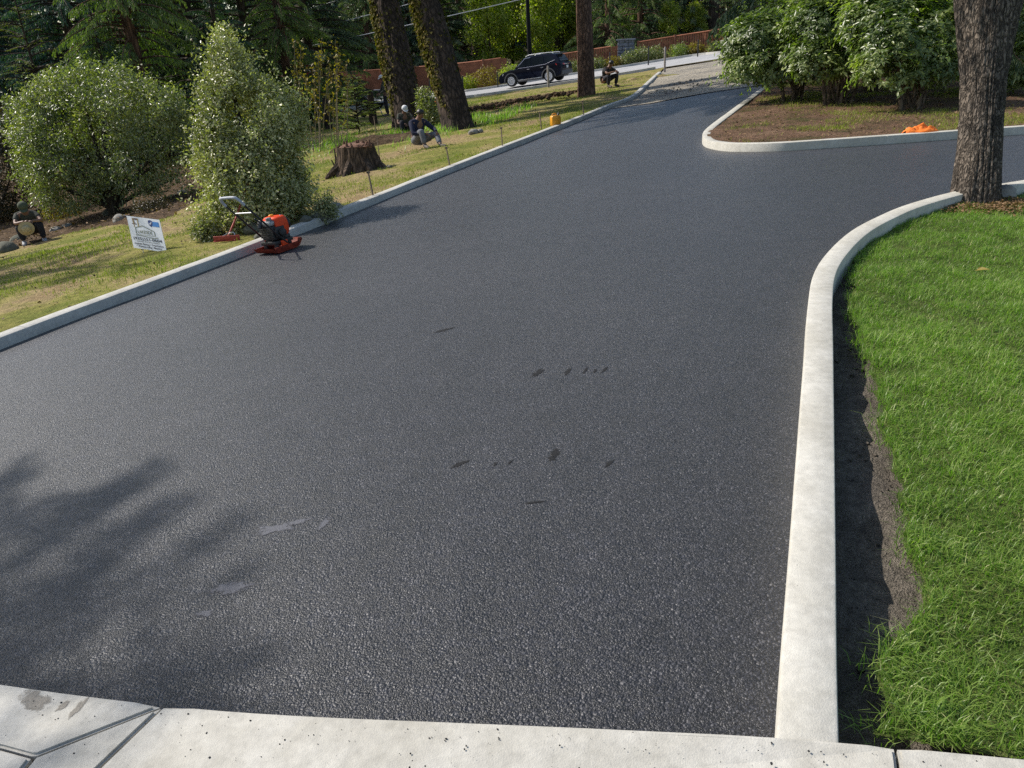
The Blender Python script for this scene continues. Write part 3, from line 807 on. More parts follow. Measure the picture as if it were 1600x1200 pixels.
def conifer_crown(name, Ht, cb, Rb, nb, mat, parent, droop=.35, spray=.30, tint=.45, seed=0, hang=.5, rise=.25, dens=1.0, pw=.8, low=1.0, stem=None):
    r2 = np.random.default_rng(100 + seed)
    P = []; Dv = []; Nr = []; Ls = []; Ws = []; Ti = []
    bm_ = MB()
    for b in range(nb):
        f = r2.random() ** low; h = cb + (Ht - cb) * f
        az = r2.uniform(0, 2 * math.pi); Lb = Rb * (1 - f) ** pw * r2.uniform(.6, 1.12) + .15
        o = np.array([math.cos(az), math.sin(az), 0]); sd = np.array([-math.sin(az), math.cos(az), 0])
        ss = np.linspace(0, 1, 9); ri = rise * r2.uniform(.4, 1.4); dr = droop * r2.uniform(.7, 1.3)
        sway = r2.uniform(-.15, .15)
        ax = lambda s: np.array([0, 0, h]) + o * (Lb * s)[..., None] + sd * (Lb * sway * s * s)[..., None] + np.array([0, 0, 1.0]) * (Lb * (ri * s - dr * s * s))[..., None]
        bm_.tube(ax(ss), list(np.interp(ss, [0, 1], [.012 + .016 * Lb, .006])), 4, False)
        m = int(max(6, Lb / .045) * dens)
        s = np.sqrt(r2.random(m)) * .92 + .08
        base = ax(s); sg = np.where(r2.random(m) < .5, -1., 1.)
        tang = unit(ax(np.minimum(s + .03, 1.05)) - ax(s - .03))
        env = (1.05 - s) * .55 + .25
        ln = spray * (.4 + Lb * .28) * env * r2.uniform(.6, 1.25, m)
        d0 = unit(tang * r2.uniform(.35, .9, m)[:, None] + (sd[None] * sg[:, None]) * r2.uniform(.5, 1.0, m)[:, None] + np.array([0, 0, -1]) * (hang * r2.uniform(.2, 1.2, m))[:, None])
        # each side twig carries several blades
        kk = 4
        for k in range(kk):
            u_ = (k + r2.random(m)) / kk
            pp = base + d0 * (ln * u_ * .8)[:, None] + np.array([0, 0, -1]) * (hang * .5 * ln * u_ ** 2)[:, None]
            dd = unit(d0 + tang * .5 * r2.uniform(-.6, 1.2, m)[:, None] + r2.normal(size=(m, 3)) * .28 + np.array([0, 0, -hang * .5]))
            P.append(pp); Dv.append(dd); Nr.append(unit(np.array([0, 0, 1.0]) + r2.normal(size=(m, 3)) * .45)); l_ = ln * r2.uniform(.35, .7, m)
            Ls.append(l_); Ws.append(l_ * r2.uniform(.16, .30, m)); Ti.append(np.clip(tint + .35 * (s - .6) + r2.normal(size=m) * .13 + r2.normal() * .08, 0, 1))
    me = leaf_mesh(name, np.concatenate(P), np.concatenate(Dv), np.concatenate(Nr), np.concatenate(Ls), np.concatenate(Ws), np.concatenate(Ti), .05, .15)
    c = link(name, me, mat, parent)
    if stem:
        sp_2, sm_, sn_ = stem
        for path, rad in sp_2:
            Q = catmull(path, .3); bm_.tube(Q, list(np.interp(np.linspace(0, 1, len(Q)), np.linspace(0, 1, len(rad)), rad)), sn_)
    bm_.build('trunk' if stem else 'boughs', stem[1] if stem else M['bark_dark'], parent, 60)
    return c


def blades(name, x, y, z, h, w, mat, tint, lean=.45, seg=2, kind='stuff', parent=None, wind=None):
    n = len(x); az = rng.uniform(0, 2 * math.pi, n)
    o = np.column_stack([np.cos(az), np.sin(az), np.zeros(n)])
    if wind is not None: o = unit(o + np.array(wind)[None])
    s = np.column_stack([-o[:, 1], o[:, 0], np.zeros(n)])
    tw = rng.uniform(-.6, .6, n); s = unit(s + o * tw[:, None])
    b = np.column_stack([x, y, z]); le = (lean * rng.uniform(.2, 1.7, n))[:, None]; h = h[:, None]; w = w[:, None]
    V = np.empty((n, 5, 3))
    V[:, 0] = b - s * w * .5; V[:, 1] = b + s * w * .5
    m_ = b + np.array([0, 0, 1.]) * h * .55 + o * h * le * .35
    V[:, 2] = m_ + s * w * .42; V[:, 3] = m_ - s * w * .42
    V[:, 4] = b + np.array([0, 0, 1.]) * h * (1 - .35 * np.clip(le, 0, 1.2)) + o * h * le
    bi = np.arange(n)[:, None] * 5
    F = np.concatenate([bi + np.array([[0, 1, 2]]), bi + np.array([[0, 2, 3]]), bi + np.array([[3, 2, 4]])], 1).reshape(-1, 3)
    o_ = link(name, npmesh(name, V.reshape(-1, 3), F, 3, False, {'tint': np.repeat(np.clip(tint, 0, 1), 5)}), mat, parent)
    return tag(o_, kind=kind) if kind else o_


# --- right-hand lawn
def scatter(poly, n):
    poly = np.asarray(poly); x0, y0 = poly.min(0); x1, y1 = poly.max(0)
    x = rng.uniform(x0, x1, n); y = rng.uniform(y0, y1, n); k = inside(poly, x, y); return x[k], y[k]


tp = np.array(turf_poly); tp_vis = tp.copy(); tp_vis[:, 0] = np.minimum(tp_vis[:, 0], 7.0)
x, y = scatter(tp_vis, 900000)
keep = rng.random(len(x)) < np.clip(1.25 - .10 * np.hypot(x, y), .35, 1)
bare = fbm2(x, y, 2.2, 3, 21)
keep &= rng.random(len(x)) < np.clip((bare - .12) * 6, .35, 1)
x, y = x[keep], y[keep]
cl = fbm2(x, y, 7, 2, 33); cl2 = fbm2(x, y, 1.3, 2, 35)
tl = np.clip(.42 + .5 * (cl2 - .5) + .35 * (cl - .5) + rng.normal(size=len(x)) * .13, 0, .86); tl[rng.random(len(x)) < .045] = rng.uniform(.9, 1)
hgt = (.022 + .038 * cl + .012 * cl2) * rng.uniform(.5, 1.5, len(x))
blades('grass', x, y, zturf(x, y), hgt, rng.uniform(.002, .0038, len(x)), M['blade'], tl, .85)
# ragged tufts where the turf meets the soil
k = rng.integers(0, len(TURF), 2600); x = TURF[k, 0] + rng.normal(size=2600) * .03 + .01; y = TURF[k, 1] + rng.normal(size=2600) * .03
g = fbm2(x, y, 6, 2, 8) > .47; x, y = x[g], y[g]
blades('grass_tufts', x, y, zturf(x, y) - .01, rng.uniform(.035, .085, len(x)), rng.uniform(.002, .0036, len(x)), M['blade'], np.clip(.4 + rng.normal(size=len(x)) * .18, 0, 1), .8, wind=(-.4, 0, 0))
# clods in the soil strip
sx, sy = scatter([tuple(p) for p in offset_path(LAWN, -.17)[:150]] + [tuple(p) for p in TURF[::-1]], 5200)
mb = []
ico = bmesh.new(); bmesh.ops.create_icosphere(ico, subdivisions=1, radius=1); IV = np.array([v.co[:] for v in ico.verts]); IF = np.array([[v.index for v in f.verts] for f in ico.faces]); ico.free()


def pebbles(name, x, y, z, size, mat, kind='stuff', flat=.7):
    n = len(x)
    V = IV[None] * (1 + .35 * (rng.random((n, len(IV))) - .5))[..., None] * size[:, None, None] * np.array([1, 1, flat]) * rng.uniform(.7, 1.3, (n, 1, 3))
    V = V + np.column_stack([x, y, z])[:, None, :]
    F = (IF[None] + (np.arange(n) * len(IV))[:, None, None]).reshape(-1, 3)
    return tag(link(name, npmesh(name, V.reshape(-1, 3), F, 3, False), mat), kind=kind)


pebbles('soil_crumbs', sx, sy, zsoil(sx, sy), .004 + .011 * rng.random(len(sx)) ** 3, M['dark_soil'])
# crumbs of asphalt on the concrete
sx = rng.uniform(-1.5, 1.3, 260); sy = np.interp(sx, SLAB[:, 0], SLAB[:, 1]) - rng.exponential(.10, 260) - .015
pebbles('asphalt_crumbs', sx, sy, H(sx, sy) + SU + .001, .0008 + .0026 * rng.random(260) ** 3, M['crumb'])

# --- thin moss lawn on the left, weeds on the island
reg = [tuple(p) for p in offset_path(LEFT, .2)[::4]] + [tuple(at(960, 135)[:2]), tuple(at(700, 160)[:2]), (-9, 34), (-16, 26), (-16, 6)]
x, y = scatter(reg, 700000)
den = fbm2(x, y, .55 * 1.0, 4, 2); d2 = fbm2(x, y, 4, 2, 41)
dist = np.hypot(x, y)
keep = (rng.random(len(x)) < np.clip((.56 - den) * 6 + (d2 - .5) * 1.5, .03, 1) * np.clip(1.5 - dist / 22, .25, 1)) & ~inside(BED, x, y)
x, y = x[keep], y[keep]
blades('mossy_grass', x, y, zlawnL(x, y) - .005, rng.uniform(.02, .06, len(x)) * (1 + np.hypot(x, y) / 40), rng.uniform(.003, .006, len(x)) * (1 + np.hypot(x, y) / 25), M['moss_blade'], .42 + .25 * (fbm2(x, y, 1.5, 2, 50) - .5) * 2 + rng.normal(size=len(x)) * .15, .7)
x, y = scatter([tuple(p) for p in offset_path(ISL, .25)] + [(18, 12), (18, 27), (10, 27)], 240000)
den = fbm2(x, y, .9, 3, 6)
keep = rng.random(len(x)) < np.clip((den - .50) * 4.0, .01, .8); x, y = x[keep], y[keep]
blades('weeds', x, y, zisl(x, y) - .01, rng.uniform(.03, .09, len(x)), rng.uniform(.004, .009, len(x)), M['moss_blade'], .3 + .5 * rng.random(len(x)), .8)
# taller grass at the feet of the two ivied firs
x = np.concatenate([rng.normal(-2.4, 2.6, 9000)]); y = np.concatenate([rng.normal(26.6, 1.7, 9000)])
k = (fbm2(x, y, 1.1, 2, 60) > .48) & (lineD(x, y) < -1.2); x, y = x[k], y[k]
blades('rough_grass', x, y, zlawnL(x, y) - .02, rng.uniform(.10, .34, len(x)), rng.uniform(.01, .018, len(x)), M['blade'], .55 + .3 * rng.random(len(x)), .6)


def litter(name, x, y, z, size, mat, tint=None):
    n = len(x); nr = unit(np.array([0, 0, 1.0]) + rng.normal(size=(n, 3)) * .45); d = rdir(n); d[:, 2] *= .3
    return tag(link(name, leaf_mesh(name, np.column_stack([x, y, z]), d, nr, size, size * .6, rng.random(n) if tint is None else tint, .12, .1), mat), kind='stuff')


x, y = scatter(BED, 16000); litter('leaf_litter', x, y, zlawnL(x, y) + .06 + .08 * rng.random(len(x)), rng.uniform(.04, .11, len(x)), M['litter'])
x, y = scatter([tuple(p) for p in offset_path(ISL, .3)] + [(18, 12), (18, 27), (10, 27)], 9000); litter('island_litter', x, y, zisl(x, y) + .015, rng.uniform(.02, .06, len(x)), M['litter'])
x, y = scatter(reg, 7500); litter('lawn_debris', x, y, zlawnL(x, y) + .015, rng.uniform(.02, .06, len(x)), M['litter'], rng.random(len(x)) * .35)
c = at(1535, 318, .02); x = rng.normal(c[0] - .02, .24, 2600); y = rng.normal(c[1] - .16, .13, 2600); k = (np.hypot(x - 4.57, y - 7.37) > .19)
x, y = x[k], y[k]; litter('bark_chips', x, y, zturf(x, y) + .03 + .02 * rng.random(len(x)), rng.uniform(.015, .04, len(x)), M['litter'], .5 + .4 * rng.random(len(x)))
c = at(1521, 434, .03)
tag(link('fallen_leaf', leaf_mesh('fallen_leaf', np.array([[c[0], c[1], c[2] + .05], [c[0] + .01, c[1], c[2] + .05]]), np.array([[.6, -.6, .3], [.9, .2, .25]]), np.array([[0, -.4, 1.], [0, -.3, 1.]]), np.array([.09, .075]), np.array([.04, .035]), np.array([1, .95])), M['orange_leaf']), 'curled yellow dead leaf lying on the green lawn', 'leaf')


# ------------------------------------------------------------------ camera, sun and sky
cam = bpy.data.cameras.new('camera'); co = bpy.data.objects.new('camera', cam); COL.objects.link(co)
cam.sensor_width = 36; cam.lens = 36 * FPX / 1600; cam.clip_end = 600; cam.clip_start = .05
Mx = Matrix.Identity(4)
for i, v in enumerate((_cr, _cu, -_a)):
    for j in range(3): Mx[j][i] = v[j]
Mx.translation = Vector(EYEP); co.matrix_world = Mx; scene.camera = co
SUN_EL = R(42); sdir = np.array([-.915, .403, 0]); sdir = sdir / np.linalg.norm(sdir)
tosun = sdir * math.cos(SUN_EL) + np.array([0, 0, math.sin(SUN_EL)])
sl_ = bpy.data.lights.new('sun', 'SUN'); sl_.energy = 4.7; sl_.angle = R(.53); sl_.color = (1, .945, .86)
so = bpy.data.objects.new('sun', sl_); COL.objects.link(so); so.rotation_euler = Vector(tosun).to_track_quat('Z', 'Y').to_euler()
w = bpy.data.worlds.new('World'); scene.world = w; w.use_nodes = True
nt = w.node_tree; bg = nt.nodes['Background']; sky = nt.nodes.new('ShaderNodeTexSky'); sky.sky_type = 'NISHITA'
sky.sun_disc = False; sky.sun_elevation = SUN_EL; sky.sun_rotation = math.atan2(sdir[0], sdir[1]) % (2 * math.pi); sky.air_density = 1.1; sky.dust_density = 1.2
nt.links.new(sky.outputs[0], bg.inputs[0]); bg.inputs[1].default_value = .14
vs_ = scene.view_settings; vs_.view_transform = 'Standard'; vs_.look = 'None'; vs_.exposure = 0.12; vs_.gamma = 1
scene.cycles.max_bounces = 6; scene.cycles.diffuse_bounces = 3; scene.cycles.glossy_bounces = 2; scene.cycles.transmission_bounces = 3
scene.cycles.sample_clamp_indirect = 4.0; scene.cycles.use_denoising = False


def gpt(px, py, off=.1):
    return at(px, py, off)


def loc_rel(base, px, py, z=None):
    """world point behind a picture point at the depth of base, relative to base"""
    return pt(px, py, depth_of(base) if z is None else z) - np.asarray(base)


# ------------------------------------------------------------------ shrubs near the drive
def lobes_px(base, spec, dz=0):
    """spec: (px, py, rx_px, rz_px, depth offset m, ry m)"""
    z0 = depth_of(base); out = []
    for px, py, rx, rz, dd, ry in spec:
        z = z0 + dd; c = pt(px, py, z) - np.asarray(base)
        out.append((tuple(c), (rx * z / FPX, ry, rz * z / FPX)))
    return out


# holly
b = gpt(408, 352); t = thing('holly', b, 'dense cone-shaped variegated holly bush beside the orange plate compactor', 'bush')
lob = lobes_px(b, [(352, 66, 11, 26, .1, .2), (354, 100, 24, 34, 0, .3), (362, 142, 42, 40, 0, .5), (398, 190, 72, 56, 0, .7), (372, 235, 60, 60, -.15, .6), (395, 262, 74, 62, 0, .85), (424, 222, 38, 54, .2, .6), (368, 308, 38, 42, -.25, .5), (402, 314, 70, 38, 0, .8), (442, 290, 34, 42, .1, .6)])
broad_crown('crown', lob, 13000, .054, 4, .035, M['holly'], t, .55, .1, .66, .50, up=-.9, aspect=.5, shoots=300)
stems_obj('trunk', [([(0, 0, -.15), (0, 0, .8), tuple(np.array(lob[5][0]) * .7), lob[1][0]], [.07, .05, .035, .012])] + [([(0, 0, .05 + .1 * k), tuple(np.array(l[0]) * .5 + np.array([0, 0, .05])), l[0]], [.035, .022, .008]) for k, l in enumerate(lob[2:])], M['bark_dark'], t)

# large rounded shrub
b = gpt(178, 333, .15); t = thing('broadleaf_shrub', b, 'wide rounded broadleaf shrub behind the white yard sign', 'bush')
lob = lobes_px(b, [(165, 150, 78, 48, .2, 1.0), (95, 175, 62, 52, 0, .9), (225, 190, 70, 60, 0, 1.0), (160, 205, 100, 62, -.4, 1.1), (75, 235, 48, 62, -.2, .8), (250, 250, 52, 52, .1, .9), (120, 265, 66, 46, -.5, .8), (205, 258, 58, 40, -.4, .9), (270, 215, 34, 44, .3, .7), (60, 285, 26, 34, -.2, .5), (110, 302, 44, 24, -.5, .6), (268, 282, 30, 28, .2, .5), (120, 120, 40, 24, .2, .5), (40, 190, 24, 30, .2, .5)])
broad_crown('crown', lob, 9600, .09, 4, .07, M['bay'], t, .9, .45, .60, .45, up=-.8, aspect=.42, shoots=240)
st = [([(0, 0, -.1), (.02, 0, .35), tuple(np.array(lob[3][0]) * .75), lob[0][0]], [.14, .10, .06, .02])]
for l in lob[1:]:
    m_ = np.array(l[0]); st.append(([(0, 0, .1), tuple(m_ * np.array([.45, .45, .5]) + np.array([0, 0, .1])), l[0]], [.07, .045, .012]))
stems_obj('trunk', st, M['bark_dark'], t, 8)

# russet shrub cut by the left edge
b = gpt(-10, 352, .15); t = thing('russet_shrub', b, 'dark russet green shrub at the left edge beside the crouching worker', 'bush')
lob = lobes_px(b, [(0, 205, 34, 38, .2, .7), (-15, 245, 52, 48, 0, .8), (18, 275, 34, 46, -.1, .6), (-40, 295, 60, 46, 0, .8), (5, 315, 34, 26, -.1, .5)])
broad_crown('crown', lob, 6000, .07, 4, .06, M['russet'], t, .9, .3, .5, .6, up=-.8)
stems_obj('trunk', [([(0, 0, -.1), tuple(np.array(l[0]) * .5), l[0]], [.06, .04, .01]) for l in lob], M['bark_dark'], t)
# low leafy underplanting along the bed
for i, (px, py, rx, rz, lab, mt) in enumerate([(95, 330, 30, 14, 'low yellowing ground shrub just right of the crouching worker', 'orange_leaf'), (235, 322, 26, 12, 'low dark ground shrub just behind the trunk of the rounded shrub', 'russet'), (318, 358, 14, 14, 'small leafy sucker at the left foot of the holly', 'holly'), (505, 325, 10, 11, 'low leafy sprig between the holly and the kerb stones', 'holly')]):
    b = gpt(px, py + rz, .13); t = tag(thing('ground_shrub', b, lab, 'plant'), None)
    broad_crown('crown', lobes_px(b, [(px, py, rx, rz, 0, rx * depth_of(b) / FPX * .7), (px + rx * .5, py + 3, rx * .6, rz * .8, .1, .2)]), 420, .05, 4, .04, M[mt], t, .9, .2, .5, .4, up=-.9)
    stems_obj('stem', [([(0, 0, -.05), tuple(rng.normal(size=3) * .06 + np.array([0, 0, .12]))], [.01, .004]) for _ in range(5)], M['bark_dark'], t, 5)

# rhododendrons on the island
RH = 'rhododendrons on the island bed'
specs = [
    ((1240, 158), [(1190, 62, 56, 42, 0, .9), (1240, 40, 60, 44, .4, 1.0), (1170, 104, 36, 28, -.1, .5), (1225, 95, 52, 36, -.3, .8), (1208, 116, 26, 18, -.2, .4), (1262, 80, 40, 40, .2, .7)], 'rhododendron bush nearest the gravel apron, overhanging the driveway kerb', [(-.5, -.2), (-.1, -.3), (.3, .1), (.1, .3)]),
    ((1306, 164), [(1290, 40, 58, 46, 0, .9), (1330, 15, 66, 44, .3, 1.0), (1280, 92, 46, 34, -.2, .7), (1345, 70, 50, 44, -.1, .8), (1318, 94, 46, 22, -.2, .6)], 'many-stemmed rhododendron bush second in the row from the gravel apron', [(-.5, -.2), (-.25, .1), (.1, -.2), (.35, .1), (.6, 0)]),
    ((1424, 172), [(1400, 70, 62, 46, -.2, .9), (1445, 40, 66, 50, 0, 1.0), (1385, 100, 44, 26, -.4, .6), (1470, 85, 52, 46, 0, .8), (1420, 114, 34, 18, -.3, .5), (1375, 35, 60, 44, .3, .9), (1452, 106, 40, 20, -.2, .5)], 'rhododendron bush directly behind the orange cloth', [(-.5, -.3), (-.25, .2), (.15, -.2), (.4, .2), (.3, .4)]),
    ((1545, 150), [(1520, 50, 60, 50, .2, .9), (1570, 30, 60, 52, 0, .9), (1600, 80, 40, 50, -.2, .8), (1490, 90, 34, 30, .2, .6), (1590, 118, 34, 22, 0, .5)], 'rhododendron bush partly hidden by the rough-barked tree trunk', [(-.4, -.2), (.1, .2), (.5, 0)])]
for (bx, by), sp, lab, st in specs:
    b = gpt(bx, by, .08); t = thing('rhododendron', b, lab, 'bush', RH)
    lob = lobes_px(b, sp)
    broad_crown('crown', lob, 1300 + 230 * len(sp), .115, 7, .02, M['rhodo'], t, .95, .5, .5, .5, rosette=True, up=-.55, aspect=.38, shoots=60)
    ss = []
    for k, l in enumerate(lob):
        a_ = st[k % len(st)]; m_ = np.array([a_[0] * .5, a_[1] * .5, .55])
        ss.append(([(a_[0] * .45, a_[1] * .3, -.1), tuple(m_ * np.array([1.3, .8, .6])), tuple(m_ * np.array([1.1, .8, 1]) + .25 * np.array(l[0])), tuple(np.array(l[0]) - np.array([0, 0, .15]))], [.045, .036, .028, .01]))
        m2 = np.array([-a_[0] * .4, a_[1] * .6, .6])
        ss.append(([(a_[0] * .1, -a_[1] * .2, -.1), tuple(m2 * .6), tuple(m2 * .8 + .3 * np.array(l[0]))], [.036, .028, .012]))
    stems_obj('stem', ss, M['bark_stem'], t, 7)
# more evergreen shrubs behind that row close the view (each its own plant)
for i, (px, py, z, rx, hh) in enumerate([(1230, 60, 27, 1.7, 3.4), (1330, 60, 26, 2.0, 3.6), (1440, 55, 25, 2.0, 3.6), (1560, 50, 24, 2.0, 3.4), (1680, 60, 20, 2.0, 3.2)]):
    p = pt(px, py, z); b = (p[0], p[1], H(p[0], p[1]) + .05)
    t = thing('evergreen_shrub', b, 'dark leafy evergreen shrub in the row behind the rhododendrons', 'bush', 'evergreen shrubs behind the rhododendrons')
    broad_crown('crown', [((0, 0, hh * .55), (rx, rx * .8, hh * .42)), ((-rx * .5, .2, hh * .4), (rx * .7, rx * .6, hh * .34)), ((rx * .5, -.2, hh * .42), (rx * .7, rx * .6, hh * .36))], 2600, .13, 5, .1, M['bay'], t, .9, .4, .35, .5, up=-.9)
    stems_obj('stem', [([(0, 0, -.1), (dx * .4, dy * .4, hh * .25), (dx, dy, hh * .55)], [.05, .04, .01]) for dx, dy in ((-.7, .1), (-.2, -.3), (.3, .3), (.8, -.1))], M['bark_dark'], t)

# ------------------------------------------------------------------ the big trees
def leaning(base, px0, py0, px1, py1, top):
    a0 = pt(px0, py0, depth_of(base)); a1 = pt(px1, py1, depth_of(base)); d = (a1 - a0); d = d / d[2]
    return [np.zeros(3) + np.array([0, 0, -.3]) - d * 0, d * top * .12, d * top * .3, d * top * .6, d * top]


def big_fir(name, bx, by, tx, wpx, top, lab, mat, ivy, crown_seed, crown_z=6.0):
    b = gpt(bx, by, .08); t = thing(name, b, lab, 'tree')
    z = depth_of(b); r0 = wpx * z / FPX / 2
    path = leaning(b, bx, by, tx, 0, top)
    trunk_obj('trunk', path, [r0 * 1.08, r0 * .92, r0 * .85, r0 * .6, r0 * .15], 72, mat, t, .16, 5.5, .5, crown_seed, .22)
    # crown far above the picture: branch whorls of the same conifer
    d = (path[-1]) / top
    ct = conifer_crown('crown', top, crown_z, 3.6, 170, M['fir'], t, .35, .5, .45, crown_seed, .5, .15, 2.0)
    if ivy:
        n = ivy; h = rng.random(n) ** .8 * 6.2 + .05
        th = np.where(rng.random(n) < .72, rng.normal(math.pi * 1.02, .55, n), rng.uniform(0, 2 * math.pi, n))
        k = fbm(np.stack([np.cos(th) * 1.5, np.sin(th) * 1.5, h * 1.1], -1) + 3, 3, crown_seed) > np.where(h < 1.6, .56, .44)
        h, th = h[k], th[k]; n = len(h)
        rr = np.interp(h, [0, .4, top], [r0 * 1.25, r0 * .98, r0 * .2]) + rng.uniform(.02, .16, n) * np.clip(h / 2.5, .25, 1)
        o = np.column_stack([np.cos(th), np.sin(th), np.zeros(n)])
        P = o * rr[:, None] + d[None] * h[:, None]
        D_ = unit(o * .35 + np.array([0, 0, -1.0]) + rng.normal(size=(n, 3)) * .5); Nn = unit(o + np.array([0, 0, .5]) + rng.normal(size=(n, 3)) * .45)
        L_ = rng.uniform(.06, .13, n)
        link('ivy', leaf_mesh('ivy', P, D_, Nn, L_, L_ * .85, .45 + .3 * np.cos(th - math.pi) * .6 + rng.normal(size=n) * .2), M['ivy'], t)  # leaves paler towards the left: sunlit side put into the tint
    return b


big_fir('ivied_fir', 641, 196, 601, 45, 19, 'thick ivy-clad fir trunk directly behind the worker in the white cap', M['bark_fir'], 9000, 3)
big_fir('ivied_fir', 719, 201, 665, 43, 19, 'leaning ivy-clad fir trunk just left of the parked SUV', M['bark_fir'], 8500, 4)
big_fir('bare_fir', 917, 150, 912, 24, 18, 'straight bare reddish fir trunk immediately right of the parked SUV', M['bark_red'], 0, 5, 6.5)

# rough-barked tree on the lawn
b = at(1527, 319, .0); t = thing('rough_barked_tree', b, 'rough-barked tree on the lawn corner with bark chips at its foot', 'tree')
z = depth_of(b); Z_ = lambda px, py: pt(px, py, z) - b
tp_ = [np.array([0, 0, -.15]), Z_(1526, 300), Z_(1530, 240), Z_(1535, 160), Z_(1538, 100), Z_(1541, 50), Z_(1545, 0), Z_(1547, -70)]
k_ = z / FPX / 2
trunk_obj('trunk', [p for p in tp_], [66 * k_, 62 * k_, 58 * k_, 57 * k_, 61 * k_, 74 * k_, 92 * k_, 96 * k_], 170, M['bark_plate'], t, .20, 13.0, 3.4, 8, .10)
top = Z_(1547, -70)
trunk_obj('limb', [top + np.array([-.02, 0, -.40]), top + np.array([-.12, .02, 0]), top + np.array([-.5, .1, 1.0]), top + np.array([-.9, .3, 2.8])], [.17, .19, .15, .06], 48, M['bark_plate'], t, .07, 9, 4, 9)
trunk_obj('limb', [top + np.array([.02, 0, -.40]), top + np.array([.12, .02, 0]), top + np.array([.5, -.1, 1.1]), top + np.array([1.1, -.3, 2.8])], [.17, .19, .16, .06], 48, M['bark_plate'], t, .07, 9, 4, 10)
broad_crown('crown', [(tuple(top + np.array(c)), r_) for c, r_ in [((-1.5, .6, 1.3), (1.1, 1.2, .6)), ((-.9, .5, 2.4), (1.5, 1.4, .9)), ((1.2, -.4, 2.5), (1.6, 1.5, .9)), ((.1, .4, 3.6), (1.7, 1.6, 1.0)), ((-.4, -.6, 1.9), (1.2, 1.0, .7))]], 4200, .10, 6, .1, M['maple'], t, .9, .4, .4, .4)
b = gpt(1568, 313, .02)
tag(MB().blob((0, 0, .05), (.10, .09, .10), 3, .35, 2.2, 3).build('stone', M['rock'], None, 40, b), 'pale angular stone at the foot of the rough-barked tree', 'stone')

# stump with roots
b = gpt(562, 268, .08); t = thing('tree_stump', b, 'broad rotten tree stump beside the driveway kerb', 'stump')
z = depth_of(b); r0 = 62 * z / FPX / 2; hh = 40 * z / FPX
trunk_obj('trunk', [np.array([0, 0, -.15]), np.array([0, 0, .15]), np.array([-.02, 0, hh * .6]), np.array([-.03, 0, hh])], [r0 * 1.25, r0 * 1.05, r0 * .9, r0 * .82], 60, M['stump'], t, .30, 4.5, .8, 21, .15)
mb = MB()
for k in range(22):
    a_ = rng.uniform(0, 2 * math.pi); rr = r0 * .8 * math.sqrt(rng.random()); hgt_ = rng.uniform(.03, .18)
    p = np.array([rr * math.cos(a_), rr * math.sin(a_), hh - .05]); mb.tube([p, p + np.array([rng.normal() * .03, rng.normal() * .03, hgt_])], [.05, .012], 5)
mb.blob((0, 0, hh - .03), (r0 * .8, r0 * .8, .07), 3, .5, 3, 5)
mb.build('rotten_top', M['wood_red'], t, 30)
rt = MB()
for a_ in (2.6, 3.6, 4.4, 5.3, 6.0):
    o = np.array([math.cos(a_), math.sin(a_), 0]); rt.tube([o * r0 * .8 + np.array([0, 0, .22]), o * r0 * 1.3 + np.array([0, 0, .07]), o * r0 * 1.75 + np.array([0, 0, -.08])], [.11, .09, .05], 7)
rt.build('root', M['stump'], t, 50)
mb = MB()
for px, py, qx, qy in ((527, 276, 518, 250), (524, 268, 522, 232)): mb.tube([loc_rel(b, px, py), loc_rel(b, (px + qx) / 2 + 2, (py + qy) / 2), loc_rel(b, qx, qy)], [.03, .025, .012], 6)
mb.build('shoot', M['bark_dark'], t, 50)

# heaps of dug soil
def mound(name, px, py, rx, ry, hgt_, lab, mat, seed, rot=0.0, n=60):
    b = gpt(px, py, .02); mb = MB(); V = []; F_ = []
    g = np.linspace(-1.15, 1.15, n); X, Y = np.meshgrid(g, g); rr = np.hypot(X, Y)
    x = X * rx; y = Y * ry; xw = b[0] + x * math.cos(rot) - y * math.sin(rot); yw = b[1] + x * math.sin(rot) + y * math.cos(rot)
    prof = np.clip(1 - rr ** 2, -.25, 1)
    zz = zlawnL(xw, yw) + hgt_ * prof * (.55 + .9 * fbm2(xw, yw, 1.6, 3, seed)) + (fbm2(xw, yw, 6, 3, seed + 2) - .5) * .13 * np.clip(prof + .3, 0, 1) - .03
    ix = np.arange(n * n).reshape(n, n); Fq = np.stack([ix[:-1, :-1], ix[:-1, 1:], ix[1:, 1:], ix[1:, :-1]], -1).reshape(-1, 4)
    o = link(name, npmesh(name, np.column_stack([xw.ravel() - b[0], yw.ravel() - b[1], zz.ravel() - b[2]]), Fq, 4, True), mat); o.location = b
    tag(o, lab, 'soil heap'); return b, o


mound('soil_heap', 602, 226, 1.9, .75, .26, 'low dark heap of dug soil between the stump and the worker in navy', M['bed_soil'], 4, .1)
mb_, mo = mound('soil_bank', 800, 166, 4.0, .8, .20, 'long low bank of broken soil and stones below the parked SUV', M['island_soil'], 6, .45)
a0, a1 = gpt(705, 182, .1), gpt(900, 150, .1)
tt = rng.random(420); x = a0[0] + (a1[0] - a0[0]) * tt + rng.normal(size=420) * .25; y = a0[1] + (a1[1] - a0[1]) * tt + rng.normal(size=420) * .32
pebbles('rubble', x, y, zlawnL(x, y) + .12 + .1 * rng.random(420), rng.uniform(.025, .09, 420), M['bed_soil'])
mound('soil_bank', 985, 128, 1.8, .5, .12, 'low grassy soil bank beside the end of the driveway kerb', M['lawn_soil'], 9, .25)
x = rng.uniform(0, 1, 80); a0, a1 = gpt(1005, 150, .0), gpt(1090, 128, .0)
x, y = a0[0] + (a1[0] - a0[0]) * x + rng.normal(size=80) * .5, a0[1] + (a1[1] - a0[1]) * x + rng.normal(size=80) * 1.2
pebbles('gravel_lumps', x, y, H(x, y) + .04, rng.uniform(.015, .05, 80), M['gravel'])

